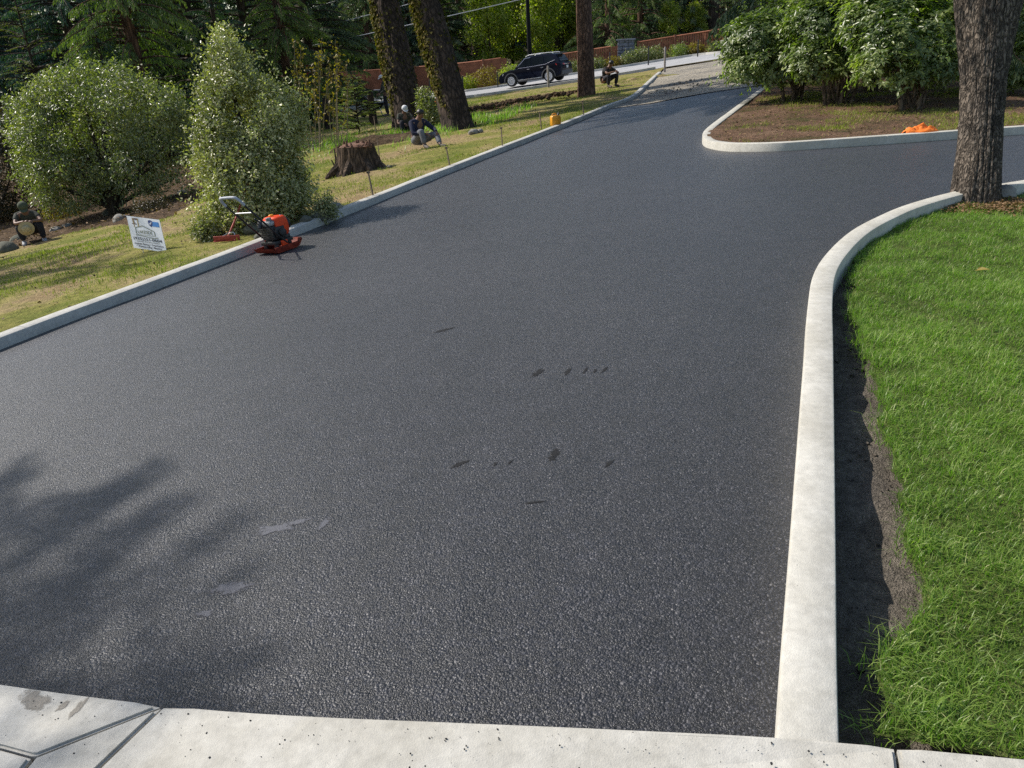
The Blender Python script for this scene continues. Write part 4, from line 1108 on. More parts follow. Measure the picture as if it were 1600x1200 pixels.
# border stones
for i, (px, py, rpx, mt, lab) in enumerate([
        (88, 362, 10, 'rock', 'pale rounded stone just right of the crouching worker'), (107, 356, 9, 'rock', 'rounded stone second to the right of the crouching worker'), (12, 392, 18, 'rock_dark', 'mossy stone at the left edge below the crouching worker'), (30, 378, 14, 'rock_dark', 'mossy stone right under the crouching worker'),
        (285, 304, 9, 'rock', 'rounded pale stone in the bed just left of the holly'), (305, 302, 7, 'rock', 'small pale stone touching the left side of the holly'), (172, 336, 12, 'rock_dark', 'dark stone at the trunk foot of the rounded shrub'), (190, 346, 14, 'rock', 'flat pale stone left of the white yard sign'),
        (340, 366, 13, 'rock_dark', 'squarish stone behind the red lute head'), (395, 362, 16, 'rock_dark', 'brown stone between the lute and the plate compactor'), (408, 372, 10, 'rock_dark', 'small brown stone behind the compactor handle'), (478, 347, 12, 'rock_dark', 'flat stone on the kerb just right of the compactor'), (500, 340, 14, 'rock_dark', 'flat grey stone in the middle of the row along the kerb'), (524, 328, 15, 'rock', 'pointed grey stone at the far end of the row along the kerb'), (608, 262, 5, 'rock_dark', 'small stone right of the stump'),
        (740, 208, 8, 'rock', 'grey stone at the foot of the leaning ivied fir'), (750, 206, 6, 'rock', 'small white stone beside the leaning ivied fir')]):
    b = gpt(px, py, .1); r_ = rpx * depth_of(b) / FPX
    o = MB().blob((0, 0, r_ * .2), (r_, r_ * .8, r_ * .62), 3, .32, 1.6, i * 3 + 1).build('stone', M[mt], None, 50, b)
    o.rotation_euler = (0, 0, i * 1.3); tag(o, lab, 'stone', 'border stones')

# ------------------------------------------------------------------ cane thicket, sapling, small bush
b = gpt(505, 232, .1); t = thing('cane_thicket', b, 'thicket of thin canes with yellowing leaves behind the holly', 'shrub')
z = depth_of(b); ss = []; LP = []
for (bx, tx, ty) in [(470, 460, 62), (476, 470, 75), (482, 462, 100), (490, 492, 105), (496, 497, 80), (502, 503, 58), (508, 516, 95), (514, 512, 130), (520, 524, 62), (526, 528, 85), (531, 524, 110), (536, 541, 100), (484, 478, 120), (528, 545, 130), (499, 489, 140), (515, 520, 150)]:
    dz = rng.uniform(-.5, .6); p0 = pt(bx + rng.normal() * 4, 228, z + dz) - b; p0[2] = -.05; p1 = pt(tx, ty, z + dz) - b
    ss.append(([p0, (p0 + p1) / 2 + rng.normal(size=3) * .04, p1], [.017, .013, .006]))
    for f in np.concatenate([rng.uniform(.25, 1.0, 10), rng.uniform(.72, 1.02, 16)]):
        LP.append(p0 + (p1 - p0) * f + rng.normal(size=3) * .09 * (1.5 - f))
stems_obj('stem', ss, plain('cane_bark', (.26, .20, .11), .8, 0, .25, 10), t, 5)
LP = np.repeat(np.array(LP), 2, 0) + rng.normal(size=(len(LP) * 2, 3)) * .04; n = len(LP); L_ = rng.uniform(.07, .14, n)
link('foliage', leaf_mesh('foliage', LP, unit(rdir(n) + np.array([0, 0, -.3])), unit(rdir(n) * .7 + np.array([0, 0, 1.])), L_, L_ * .6, rng.uniform(.3, 1, n)), M['orange_leaf'], t)

b = gpt(562, 208, .1); t = thing('young_conifer', b, 'small feathery bright green conifer sapling left of the thick ivied fir', 'tree')
conifer_crown('crown', 1.95, .1, .95, 80, M['cedar'], t, .2, .34, .72, 31, .25, .35, 3.2, .7, stem=([([(0, 0, -.1), (0, 0, 1.9)], [.03, .008])], M['bark_dark'], 7))
b = gpt(668, 196, .1); t = thing('leafy_bush', b, 'upright green bush growing between the two ivied fir trunks', 'bush')
broad_crown('crown', lobes_px(b, [(668, 165, 13, 17, 0, .3), (672, 180, 15, 13, 0, .3), (663, 150, 8, 10, 0, .2)]), 900, .085, 4, .06, M['bay'], t, .9, .2, .72, .4, up=-.9, aspect=.55)
stems_obj('stem', [([(0, 0, -.05), (dx, 0, .6)], [.015, .006]) for dx in (-.12, 0, .12)], M['bark_dark'], t, 5)

# ------------------------------------------------------------------ forest behind
def proto(name, lab, cat, grp, fn):
    t = thing(name, (0, 0, 0), lab, cat, grp); fn(t); return t


def mk_fir(t):
    conifer_crown('crown', 13, .4, 3.8, 210, M['fir'], t, .32, .50, .45, 51, .55, .22, 1.9, .75, 1.5, stem=([([(0, 0, -.3), (0, 0, 6), (.05, 0, 12.8)], [.26, .17, .03])], M['bark_dark'], 10))
def mk_fir2(t):
    conifer_crown('crown', 12, .2, 3.5, 210, M['fir_blue'], t, .45, .50, .45, 52, .8, .30, 1.9, .75, 1.5, stem=([([(0, 0, -.3), (0, 0, 6), (.05, 0, 11.8)], [.24, .16, .03])], M['bark_dark'], 10))
def mk_cedar(t):
    conifer_crown('crown', 12, .7, 3.4, 170, M['cedar'], t, .55, .5, .45, 53, 1.1, .30, 1.9, .7, 1.5, stem=([([(0, 0, -.3), (0, 0, 6), (.05, 0, 11.8)], [.30, .2, .03])], M['bark_red'], 10))
def mk_leafy(t):
    lb = [((0, 0, 4.2), (1.5, 1.4, 1.1)), ((-1.3, .3, 3.0), (.9, .9, .6)), ((1.4, -.2, 3.3), (1.0, .9, .7)), ((.3, .2, 2.1), (.9, .8, .45)), ((-.9, -.3, 5.3), (1.0, 1.0, .7)), ((1.0, .2, 5.2), (1.0, 1.0, .7)), ((-.4, 0, 1.3), (.8, .7, .4)), ((1.0, .1, 1.5), (.7, .6, .4)), ((.1, 0, 6.3), (1.2, 1.1, .8))]
    broad_crown('crown', lb, 1700, .20, 5, .2, M['maple'], t, .9, .5, .62, .2, up=-.95, aspect=.75)
    stems_obj('trunk', [([(0, 0, -.2), (.05, 0, 1.2), (-.1, 0, 3), (0, .1, 5)], [.13, .11, .07, .02]), ([(0, 0, 1), (.5, 0, 2.2), (.9, -.2, 3.4)], [.07, .05, .015]), ([(0, 0, 1.2), (-.4, .1, 2.2), (-.8, .3, 3.3)], [.06, .045, .015])], M['bark_dark'], t, 8)
def mk_gold(t):
    conifer_crown('crown', 5.2, .2, 1.35, 110, M['gold'], t, .25, .34, .5, 54, .35, .45, 1.2, .8, stem=([([(0, 0, -.2), (0, 0, 5)], [.07, .01])], M['bark_dark'], 7))


FOR = 'forest trees beyond the garden and road'


def ground_at(x, y): return float(H(x, y)) + .02


def place(protos, key, px, z, sc, lab=None, off=0.0, name=None, py=60):
    p = pt(px, py, z); loc = (p[0], p[1], ground_at(p[0], p[1]) + off)
    rz = rng.uniform(0, 6.28)
    if not protos[key][1]:
        o = protos[key][0]; protos[key][1] = True; o.location = loc; o.rotation_euler = (0, 0, rz); o.scale = (sc,) * 3
    else: o = copy_tree(protos[key][0], loc, rz, sc)
    if lab: o['label'] = lab
    return o


PR = {'fir': [proto('fir_tree', 'dark green fir in the forest at the back', 'tree', FOR, mk_fir), False],
      'blue': [proto('blue_fir', 'dark blue-green conifer in the forest at the back', 'tree', FOR, mk_fir2), False],
      'cedar': [proto('cedar_tree', 'drooping olive green cedar in the forest at the back', 'tree', FOR, mk_cedar), False],
      'leafy': [proto('leafy_tree', 'yellow-green leafy tree behind the road fence', 'tree', 'leafy trees behind the fence', mk_leafy), False],
      'gold': [proto('golden_conifer', 'young golden green conifer behind the rounded shrub at the left', 'tree', None, mk_gold), False]}
# close left group, behind the garden bed
place(PR, 'gold', 40, 24, 1.22, None, -.3)
for px, z, k, sc, lab in [(205, 27, 'cedar', .95, 'olive green conifer with spreading boughs directly behind the rounded shrub'), (110, 31, 'blue', 1.0, None), (-30, 33, 'blue', 1.0, None), (300, 33, 'fir', 1.1, None), (385, 36, 'fir', 1.0, None), (440, 33, 'cedar', .8, None), (480, 44, 'fir', 1.1, None), (20, 36, 'fir', 1.1, None), (230, 40, 'blue', 1.15, None), (340, 29, 'blue', .62, None), (150, 26, 'blue', .45, None)]:
    place(PR, k, px, z, sc, lab, -.1)
# beyond the road, behind the fence
for px, z, k, sc in [(520, 62, 'fir', 1.1), (575, 60, 'cedar', 1.0), (640, 64, 'blue', 1.1), (690, 60, 'fir', 1.0), (720, 66, 'cedar', 1.1), (885, 68, 'fir', 1.0), (950, 60, 'cedar', 1.05), (1000, 62, 'cedar', 1.0), (1035, 66, 'blue', 1.0), (1075, 64, 'fir', 1.0), (1125, 70, 'cedar', 1.0), (1180, 66, 'fir', 1.0), (1250, 60, 'blue', 1.0), (1330, 58, 'fir', 1.0), (1420, 55, 'cedar', 1.0), (1510, 52, 'fir', 1.0), (1600, 50, 'blue', 1.0), (1700, 48, 'fir', 1.0), (540, 76, 'blue', 1.2), (620, 80, 'fir', 1.2), (665, 78, 'blue', 1.2), (935, 82, 'fir', 1.2), (990, 84, 'blue', 1.2), (1060, 82, 'fir', 1.2), (1120, 88, 'blue', 1.2), (1200, 84, 'fir', 1.2), (1290, 80, 'fir', 1.2), (1390, 78, 'blue', 1.2), (1500, 72, 'fir', 1.2), (420, 60, 'fir', 1.2), (350, 58, 'blue', 1.2), (270, 56, 'fir', 1.2), (180, 54, 'blue', 1.2), (90, 52, 'fir', 1.2), (0, 50, 'blue', 1.2), (-100, 50, 'fir', 1.2), (-220, 46, 'cedar', 1.1), (790, 96, 'blue', 1.1), (860, 98, 'fir', 1.1)]:
    place(PR, k, px, z, sc)
for px, z, sc, lab in [(765, 60, 1.05, 'yellow-green leafy tree behind the fence, left of the dark lamp post'), (800, 64, 1.0, 'yellow-green leafy tree directly behind the dark lamp post'), (845, 62, 1.0, 'yellow-green leafy tree right above the roof of the SUV'), (880, 66, 1.0, 'yellow-green leafy tree just left of the bare reddish trunk'), (1045, 61, .5, 'small yellow leafy tree standing behind the far stone pillar'), (1085, 62, .45, 'small yellow leafy tree behind the right end of the fence')]:
    place(PR, 'leafy', px, z, sc, lab)
# a dark wood closes the view far behind
P = []; Dv = []; n = 90000
xx = rng.uniform(-115, 120, n); yy = 104 + rng.random(n) * 6 - np.abs(xx) * .32
zz = H(xx, yy) + 16 * rng.random(n) ** .9
kk = fbm(np.stack([xx * .35, yy * 0, zz * .3], -1), 3, 71) > .34 + .010 * (zz - H(xx, yy))
gapx = np.abs(np.arctan2(xx, yy) - .012) < .02
kk &= ~(gapx & (zz - H(xx, yy) > 4.5) & (rng.random(n) < .75))
xx, yy, zz = xx[kk], yy[kk], zz[kk]; n = len(xx); L_ = rng.uniform(.5, 1.4, n)
o = link('distant_wood', leaf_mesh('distant_wood', np.column_stack([xx, yy, zz]), unit(rdir(n) + np.array([0, 0, -.7])), unit(rdir(n) * .6 + np.array([0, -1, .5])), L_, L_ * .45, rng.uniform(0, .6, n)), M['fir']); tag(o, kind='stuff')

# trees just outside the left edge, which shade the drive
LT = 'trees outside the left edge that shade the drive'
def mk_side(t, H_, cb, R_, seed, dens):
    conifer_crown('crown', H_, cb, R_, 130, M['fir'], t, .22, .46, .45, seed, .4, .15, dens, .6, stem=([([(0, 0, -.3), (0, 0, H_ * .5), (0, 0, H_ * .97)], [.2, .13, .02])], M['bark_fir'], 10))


for (x, y, h_, cb, r_, sd, dn, lab) in [(-12.0, 6.55, 12.4, 4.6, 3.0, 81, 3.2, 'conifer outside the left edge nearest the concrete walkway'), (-15.9, 9.1, 12.2, 7.0, .7, 83, 1.4, 'slim conifer outside the left edge, second from the concrete walkway'), (-15.6, 14.6, 13.0, 3.0, 3.4, 82, 2.2, 'conifer outside the left edge level with the crouching worker')]:
    mk_side(thing('side_conifer', (x, y, ground_at(x, y)), lab, 'tree', LT), h_, cb, r_, sd, dn)

# spruce boughs hanging into the top right, from a tree standing behind the rhododendrons
p = pt(1372, 40, 18.2); b = (p[0], p[1], ground_at(p[0], p[1]))
t = thing('weeping_spruce', b, 'dark spruce with hanging boughs above the rhododendrons', 'tree')
conifer_crown('crown', 10, 2.05, 3.5, 130, M['fir'], t, .55, .55, .35, 61, 1.6, .34, 1.6, .7, 1.8, stem=([([(0, 0, -.2), (0, 0, 5), (0, 0, 9.8)], [.2, .13, .02])], M['bark_dark'], 10))

# bare forest trunks seen against the dark
for px, z, w_, lean, lab in [(1113, 63, .42, .0, 'grey trunk above the right end of the brown fence'), (744, 64, .5, .03, 'mossy trunk behind the fence between the ivied fir and the SUV'), (872, 66, .32, -.12, 'slim dark trunk above the rear of the SUV'), (568, 30, .22, 0, 'dark post-like trunk beside the young conifer'), (494, 31, .2, 0, 'dark slim trunk inside the cane thicket')]:
    p = pt(px, 60, z); gb = (p[0], p[1], ground_at(p[0], p[1])); hh = 9 if z > 40 else 1.3
    t = thing('forest_trunk' if z > 40 else 'dead_snag', gb, lab, 'tree')
    trunk_obj('trunk', [np.array([0, 0, -.2]), np.array([lean * hh * .5, 0, hh * .5]), np.array([lean * hh, 0, hh])], [w_ * 1.1, w_ * .9, w_ * .7] if z > 40 else [w_ * .8, w_ * .7, w_ * .5], 28, M['bark_fir'], t, .15, 4, .6, int(px))
    if z > 40: stems_obj('branch', [([(lean * h_, 0, h_), (lean * h_ + s_ * .8, .1, h_ + .3), (lean * h_ + s_ * 1.7, .2, h_ + .2)], [.06, .04, .01]) for h_, s_ in ((2.6, 1), (3.2, -1), (4.1, 1), (4.8, -1))], M['bark_dark'], t, 5)


# ------------------------------------------------------------------ people
def skin_data(chains, sub=1):
    """chains of (point, radius) -> one skinned mesh; equal points are shared joints"""
    key = {}; V = []; Rd = []; Ed = []
    for ch in chains:
        pr = None
        for p, r_ in ch:
            k = tuple(round(float(c), 4) for c in p)
            if k not in key: key[k] = len(V); V.append(k); Rd.append(r_)
            i = key[k]
            if pr is not None and pr != i: Ed.append((pr, i))
            pr = i
    me = bpy.data.meshes.new('tmp'); me.from_pydata(V, Ed, []); o = bpy.data.objects.new('tmp', me); COL.objects.link(o)
    m = o.modifiers.new('s', 'SKIN'); m.use_smooth_shade = True
    seen = set(); adj = {i: [] for i in range(len(V))}
    for a_, b_ in Ed: adj[a_].append(b_); adj[b_].append(a_)
    sk = me.skin_vertices[0].data
    for i in range(len(V)):
        r_ = Rd[i]; sk[i].radius = r_ if hasattr(r_, '__len__') else (r_, r_)
        if i not in seen:
            sk[i].use_root = True; st = [i]
            while st:
                q = st.pop()
                if q in seen: continue
                seen.add(q); st += adj[q]
    s = o.modifiers.new('u', 'SUBSURF'); s.levels = sub; s.render_levels = sub
    ev = o.evaluated_get(bpy.context.evaluated_depsgraph_get()); m2 = ev.to_mesh()
    vs = [tuple(v.co) for v in m2.vertices]; fs = [tuple(p.vertices) for p in m2.polygons]
    ev.to_mesh_clear(); bpy.data.objects.remove(o); bpy.data.meshes.remove(me)
    return vs, fs


def hand_chains(w, fdir, pdir):
    """palm, four fingers and a thumb; w wrist, fdir fingers direction, pdir palm normal"""
    w = np.array(w, float); f = unit(np.array(fdir, float)); p = unit(np.array(pdir, float) - f * np.dot(pdir, f)); s = np.cross(f, p)
    out = [[(w, .026), (w + f * .05, .036), (w + f * .085, .036)]]
    for k, l in zip((-1.5, -.5, .5, 1.5), (.062, .075, .08, .066)):
        q = w + f * .085 + s * k * .018
        out.append([(w + f * .05, .036), (q, .011), (q + f * l * .45 + p * .008, .0095), (q + f * l * .75 + p * .03, .0085), (q + f * l * .85 + p * .05, .007)])
    q = w + f * .035 + s * .036
    out.append([(w + f * .05, .036), (q, .014), (q + f * .03 + s * .02 + p * .015, .012), (q + f * .06 + s * .018 + p * .03, .009)])
    return out


def person(base, rz, J, label, cloth, hat=None, sc=1.0, sleeves=.95, skin='skin'):
    t = thing('person', base, label, 'person', 'workers resting in the garden' if False else None, rz); t.scale = (sc,) * 3
    A = {k: np.array(v, float) for k, v in J.items()}
    hd = A['head']; nk = A['neck']; fw = unit(A['face'])
    up = unit(hd - nk); up = unit(up - fw * np.dot(up, fw)); side = np.cross(fw, up)
    body = [[(A['pelvis'], (.15, .11)), (A['waist'], (.13, .10)), (A['chest'], (.155, .11)), (nk, .058), (hd - up * .07, .062), (hd, (.078, .092)), (hd + up * .075, (.066, .08))]]
    for s in ('L', 'R'):
        body.append([(A['chest'], (.155, .11)), (A['sh' + s], .062), (A['el' + s], .043), (A['wr' + s], .028)])
        body.append([(A['pelvis'], (.15, .11)), (A['hip' + s], .095), (A['kn' + s], .062), (A['an' + s], .042), (A['to' + s], .038)])
    mb = MB(); v, f = skin_data(body, 2); mb.add(v, f)
    for s in ('L', 'R'):
        d_ = unit(A['wr' + s] - A['el' + s]); v, f = skin_data(hand_chains(A['wr' + s] - d_ * .01, d_ + np.array([0, 0, -.25]), np.array([0, .3, -1.])), 1); mb.add(v, f)
    # face: nose, brow, eye sockets, mouth, ears
    mb.blob(hd + fw * .088 - up * .012, (.013, .013, .02), 2, .1); mb.blob(hd + fw * .078 - up * .052, (.024, .012, .008), 2, .1)
    for s_ in (-1, 1): mb.blob(hd + side * s_ * .078 - up * .01, (.012, .016, .03), 2, .1)
    bd = mb.build('body', M[skin], t, 80)
    for s_ in (-1, 1): MB().blob(hd + fw * .082 + side * s_ * .032 + up * .012, (.011, .008, .007), 2, 0).build('eye', M['ink'], t, 80)
    hb = MB(); hb.blob(hd + up * .03 - fw * .022, (.092, .095, .085), 3, .12, 3, 4); hb.build('hair', M['hair'], t, 80)
    sh = [[(A['pelvis'] + (A['waist'] - A['pelvis']) * .25, (.165, .13)), (A['waist'], (.15, .12)), (A['chest'], (.175, .128)), (nk - up * .025, .072)]]
    for s in ('L', 'R'):
        e = A['el' + s] + (A['wr' + s] - A['el' + s]) * (sleeves if sleeves > 0 else 0)
        c_ = [(A['chest'], (.175, .128)), (A['sh' + s], .078)]
        if sleeves >= 0: c_ += [(A['el' + s], .058), (e, .046)]
        else: c_ += [(A['sh' + s] + (A['el' + s] - A['sh' + s]) * .65, .064)]
        sh.append(c_)
    mb = MB(); v, f = skin_data(sh, 2); mb.add(v, f); mb.build('shirt', M[cloth[0]], t, 80)
    tr = [[(A['waist'] + (A['pelvis'] - A['waist']) * .55, (.16, .125)), (A['pelvis'], (.17, .13))]]
    for s in ('L', 'R'): tr.append([(A['pelvis'], (.17, .13)), (A['hip' + s], .112), (A['kn' + s], .08), (A['an' + s] + (A['kn' + s] - A['an' + s]) * .08, .064)])
    mb = MB(); v, f = skin_data(tr, 2); mb.add(v, f); mb.build('trousers', M[cloth[1]], t, 80)
    for s in ('L', 'R'):
        a_, o_ = A['an' + s], A['to' + s]; d_ = o_ - a_; mb = MB()
        v, f = skin_data([[(a_ + np.array([0, 0, .05]), .056), (a_ - np.array([0, 0, .015]), .054), (a_ + d_ * .6 - np.array([0, 0, .0]), .05), (o_, .044), (o_ + unit(d_) * .04, .03)]], 2); mb.add(v, f); mb.build('shoe', M[cloth[2]], t, 80)
    if hat:
        Mt = Matrix((( *side, 0), (*fw, 0), (*up, 0), (0, 0, 0, 1))).transposed(); Mt.translation = Vector(hd + up * .035)
        mb = MB(); mb.lathe([(.100, -.005), (.104, .02), (.098, .06), (.072, .095), (.03, .112), (.001, .115)], 20, Mt)
        vis = [Mt @ Vector((.088 * math.cos(a_), .085 + .085 * max(0, math.sin(a_)), .004 - .02 * max(0, math.sin(a_)))) for a_ in np.linspace(0, math.pi, 12)]
        n = len(vis); mb.add(vis + [v_ + Vector(up) * .012 for v_ in vis], [tuple(range(n)), tuple(range(2 * n - 1, n - 1, -1))] + [(i, i + 1, n + i + 1, n + i) for i in range(n - 1)])
        mb.build('cap', M[hat], t, 50)
    return t


# all poses face -Y in their own frame
CROUCH = dict(pelvis=(0, .02, .27), waist=(0, -.03, .41), chest=(0, -.14, .59), neck=(0, -.24, .73), head=(0, -.33, .82), face=(0, -.8, -.6),
              shL=(.18, -.17, .64), shR=(-.18, -.17, .64), elL=(.27, -.40, .52), elR=(-.24, -.38, .50), wrL=(.10, -.56, .55), wrR=(-.04, -.56, .56),
              hipL=(.10, -.02, .26), hipR=(-.10, -.02, .26), knL=(.22, -.42, .46), knR=(-.20, -.42, .44), anL=(.22, -.33, .09), anR=(-.17, -.36, .09), toL=(.25, -.50, .045), toR=(-.18, -.53, .045))
SIT = dict(pelvis=(0, .02, .18), waist=(0, 0, .33), chest=(0, -.07, .54), neck=(0, -.13, .69), head=(.02, -.21, .79), face=(.25, -.8, -.5),
           shL=(.19, -.08, .60), shR=(-.19, -.08, .60), elL=(.32, -.28, .42), elR=(-.25, -.24, .36), wrL=(.24, -.50, .36), wrR=(-.06, -.44, .36),
           hipL=(.10, -.04, .17), hipR=(-.10, -.04, .17), knL=(.26, -.46, .33), knR=(-.14, -.42, .44), anL=(.16, -.74, .09), anR=(-.13, -.50, .09), toL=(.19, -.90, .06), toR=(-.14, -.67, .045))
STAND = dict(pelvis=(0, 0, .93), waist=(0, .02, 1.08), chest=(0, .0, 1.30), neck=(0, -.04, 1.50), head=(0, -.09, 1.62), face=(0, -.9, -.35),
             shL=(.20, 0, 1.40), shR=(-.20, 0, 1.40), elL=(.27, -.06, 1.13), elR=(-.26, -.10, 1.12), wrL=(.22, -.28, 1.0), wrR=(-.20, -.30, .98),
             hipL=(.10, 0, .90), hipR=(-.10, 0, .90), knL=(.12, -.04, .50), knR=(-.12, -.02, .50), anL=(.13, .02, .09), anR=(-.13, .03, .09), toL=(.15, -.16, .045), toR=(-.14, -.15, .045))

b1 = gpt(50, 378, .12)
person(b1 + np.array([0, .1, -.02]), R(28), CROUCH, 'worker in dark clothes and olive cap crouching at the far left', ('shirt_olive', 'trouser_dark', 'shoe_grey'), 'cap_olive', 1.0, -1, 'skin_dark')
b2 = gpt(655, 233, .1)
person(b2 + np.array([-.05, .35, 0]), R(38), SIT, 'worker in navy top and grey trousers sitting in front of the ivied firs', ('shirt_navy', 'trouser_grey', 'shoe'), None, 1.05, .95, 'skin_dark')
b3 = gpt(638, 204, .1)
person(b3 + np.array([.0, -.75, -.02]), R(10), SIT, 'worker in white cap sitting against the thick ivied fir trunk', ('shirt_olive', 'trouser_dark', 'shoe'), 'cap_white', .95, -1, 'skin_dark')
b4 = gpt(947, 138, .1)
person(b4 + np.array([0, .3, 0]), R(35), CROUCH, 'worker in black clothes crouching right of the bare reddish fir trunk', ('shirt_black', 'trouser_dark', 'shoe'), None, 1.08, -1, 'skin_dark')
b5 = gpt(606, 182, .1)
person(b5, R(-70), STAND, 'standing worker in white cap beside the road, left of the thick ivied fir', ('shirt_olive', 'trouser_dark', 'shoe'), 'cap_white', 1.0, .95, 'skin_dark')

# straw hat leaning on the crouching worker's shin
c = pt(41, 357, depth_of(b1) - .62); Mt = (Vector(EYEP) - Vector(c)).to_track_quat('Z', 'Y').to_matrix().to_4x4() @ Matrix.Rotation(.35, 4, 'X')
mb = MB(); mb.lathe([(.155, .0), (.158, .006), (.125, .014), (.092, .024), (.088, .06), (.078, .092), (.05, .104), (.001, .106)], 28, Mt)
o = mb.build('straw_hat', M['straw'], None, 50); o.location = c; tag(o, 'pale straw hat hanging in front of the crouching worker', 'hat')

# ------------------------------------------------------------------ plate compactor
b = at(437, 392); t = thing('plate_compactor', b + np.array([0, 0, .012]), 'orange-red plate compactor with grey-gripped loop handle parked against the kerb', 'compactor', None, 0)
gz = lambda dx, dy: float(H(b[0] + dx, b[1] + dy) - H(b[0], b[1]))
yaw = R(57); nrm_ = Vector((-gz(1, 0), -gz(0, 1), 1)).normalized()
t.rotation_euler = (Vector((0, 0, 1)).rotation_difference(nrm_).to_matrix() @ Matrix.Rotation(yaw, 3, 'Z')).to_euler(); t.scale = (.88,) * 3
# own frame: +x forward, y left
mb = MB(); W2 = .20; rings = []
for x, z in [(-.27, .06), (-.23, .015), (-.18, .0), (.0, 0), (.16, 0), (.22, .02), (.27, .07), (.285, .095)]:
    rings.append([(x, -W2, z), (x, W2, z), (x - .008, W2, z + .022), (x - .008, -W2, z + .022)])
mb.loft(rings); mb.box((0, W2 - .01, .05), (.46, .014, .06), None, .004); mb.box((0, -W2 + .01, .05), (.46, .014, .06), None, .004)
bp_ = mb.build('base_plate', M['shaded_dirty_red'], t, 30)
mb = MB(); mb.box((.0, 0, .13), (.34, .30, .05), None, .01); mb.box((.1, 0, .175), (.12, .24, .06), None, .01)
for sx_ in (-.12, .12):
    for sy_ in (-.11, .11): mb.lathe([(.03, 0), (.034, .02), (.034, .05), (.03, .07)], 12, Matrix.Translation((sx_, sy_, .04)))
mb.build('engine_deck', M['engine'], t, 30)
eng = MB(); eng.box((-.03, .0, .265), (.22, .25, .20), None, .02); eng.box((-.03, -.145, .27), (.16, .05, .15), None, .015)
for k in range(6): eng.box((-.03, 0, .21 + k * .024), (.245, .27, .008), None, .002)
eng.lathe([(.05, 0), (.055, .02), (.055, .05), (.03, .06)], 16, Matrix.Translation((-.03, -.17, .26)) @ Matrix.Rotation(R(90), 4, 'X'))
eo = eng.build('engine', M['engine'], t, 30)
mb = MB(); mb.box((-.09, -.02, .40), (.13, .2, .07), None, .02); mb.lathe([(.035, 0), (.04, .01), (.04, .05), (.02, .055)], 16, Matrix.Translation((-.10, -.06, .43))); mb.build('muffler', M['cast'], t, 30)
mb = MB(); mb.box((-.16, .07, .40), (.05, .06, .12), Euler((0, .5, .3)).to_matrix(), .01); mb.tube([(-.16, .07, .44), (-.21, .09, .50)], [.012, .01], 8); mb.build('throttle_lever', M['black'], t, 30)
# recoil cover and fuel tank: the tall orange part at the front
mb = MB()
mb.loft([[(.04 + dx * sx_, dy * sy_, z) for dx, dy in ((-.10, -.13), (-.04, -.155), (.06, -.155), (.13, -.11), (.14, 0), (.13, .11), (.06, .155), (-.04, .155), (-.10, .13), (-.11, 0))] for sx_, sy_, z in ((.9, .8, .20), (1.0, .95, .225), (1.08, 1.03, .30), (1.05, 1.02, .39), (.95, .92, .445), (.75, .75, .47))])
co_ = mb.build('engine_cover', M['red_orange'], t, 45)
mb = MB(); mb.lathe([(.032, 0), (.034, .006), (.034, .022), (.028, .028)], 18, Matrix.Translation((.05, .05, .468))); mb.build('fuel_cap', M['can'], t, 40)
mb = MB(); mb.lathe([(.085, 0), (.09, .012), (.09, .06), (.075, .075), (.02, .08)], 24, Matrix.Translation((.165, -.02, .335)) @ Matrix.Rotation(R(80), 4, 'Y')); mb.build('air_filter', M['black'], t, 40)
mb = MB(); mb.lathe([(.018, 0), (.02, .01), (.012, .02)], 12, Matrix.Translation((.13, -.05, .455))); mb.build('filter_knob', M['chrome'], t, 40)
# handle
hl = MB()
for s_ in (-1, 1):
    hl.tube(catmull([(.02, s_ * .185, .10), (-.14, s_ * .19, .27), (-.34, s_ * .19, .51), (-.50, s_ * .19, .70), (-.535, s_ * .19, .745)], .05), .0135, 10)
hl.build('handle_frame', M['black'], t, 60)
mb = MB(); mb.tube(catmull([(-.535, -.19, .745), (-.575, -.187, .80), (-.605, -.165, .845), (-.62, -.12, .865), (-.62, .12, .865), (-.605, .165, .845), (-.575, .187, .80), (-.535, .19, .745)], .02), .019, 12); mb.build('grip', M['grey_foam'], t, 60)
mb = MB(); mb.tube([(-.43, -.19, .62), (-.43, .19, .62)], .011, 8); mb.build('crossbar', M['steel'], t, 60)
mb = MB(); mb.tube(catmull([(-.16, .05, .40), (-.26, .12, .46), (-.40, .18, .60), (-.53, .2, .74)], .04), .006, 6); mb.build('throttle_cable', M['rubber'], t, 60)
for s_ in (-1, 1):
    mb = MB(); mb.box((-.02, s_ * .17, .11), (.10, .04, .08), None, .008); mb.build('handle_bracket', M['red_orange'], t, 30)

# ------------------------------------------------------------------ asphalt lute leaning on the holly
b = gpt(355, 376, .1); t = thing('asphalt_lute', b, 'worn red asphalt lute with long handle leaning on the holly', 'rake')
Lr = lambda px, py, dd=0.0: pt(px, py, depth_of(b) + dd) - b
mb = MB(); e0, e1 = Lr(334, 376), Lr(375, 372); e0[2] = max(e0[2], .02); ax_ = Vector(e1 - e0); q = Matrix.Rotation(math.atan2(ax_.y, ax_.x), 3, 'Z') @ Matrix.Rotation(-math.atan2(ax_.z, math.hypot(ax_.x, ax_.y)), 3, 'Y')
mid = (e0 + e1) / 2; mb.box(mid + np.array([0, 0, .01]), (ax_.length, .02, .07), q, .006); mb.box(mid + np.array([0, -.012, -.022]), (ax_.length, .03, .012), q, .003)
mb.build('head', M['worn_red'], t, 30)
mb = MB(); h0 = Lr(356, 371); h1 = Lr(370, 337, .05); h2 = Lr(387, 287, .45); mb.tube([h0, h1, h2], [.014, .013, .012], 8); mb.build('handle', M['worn_red'], t, 60)
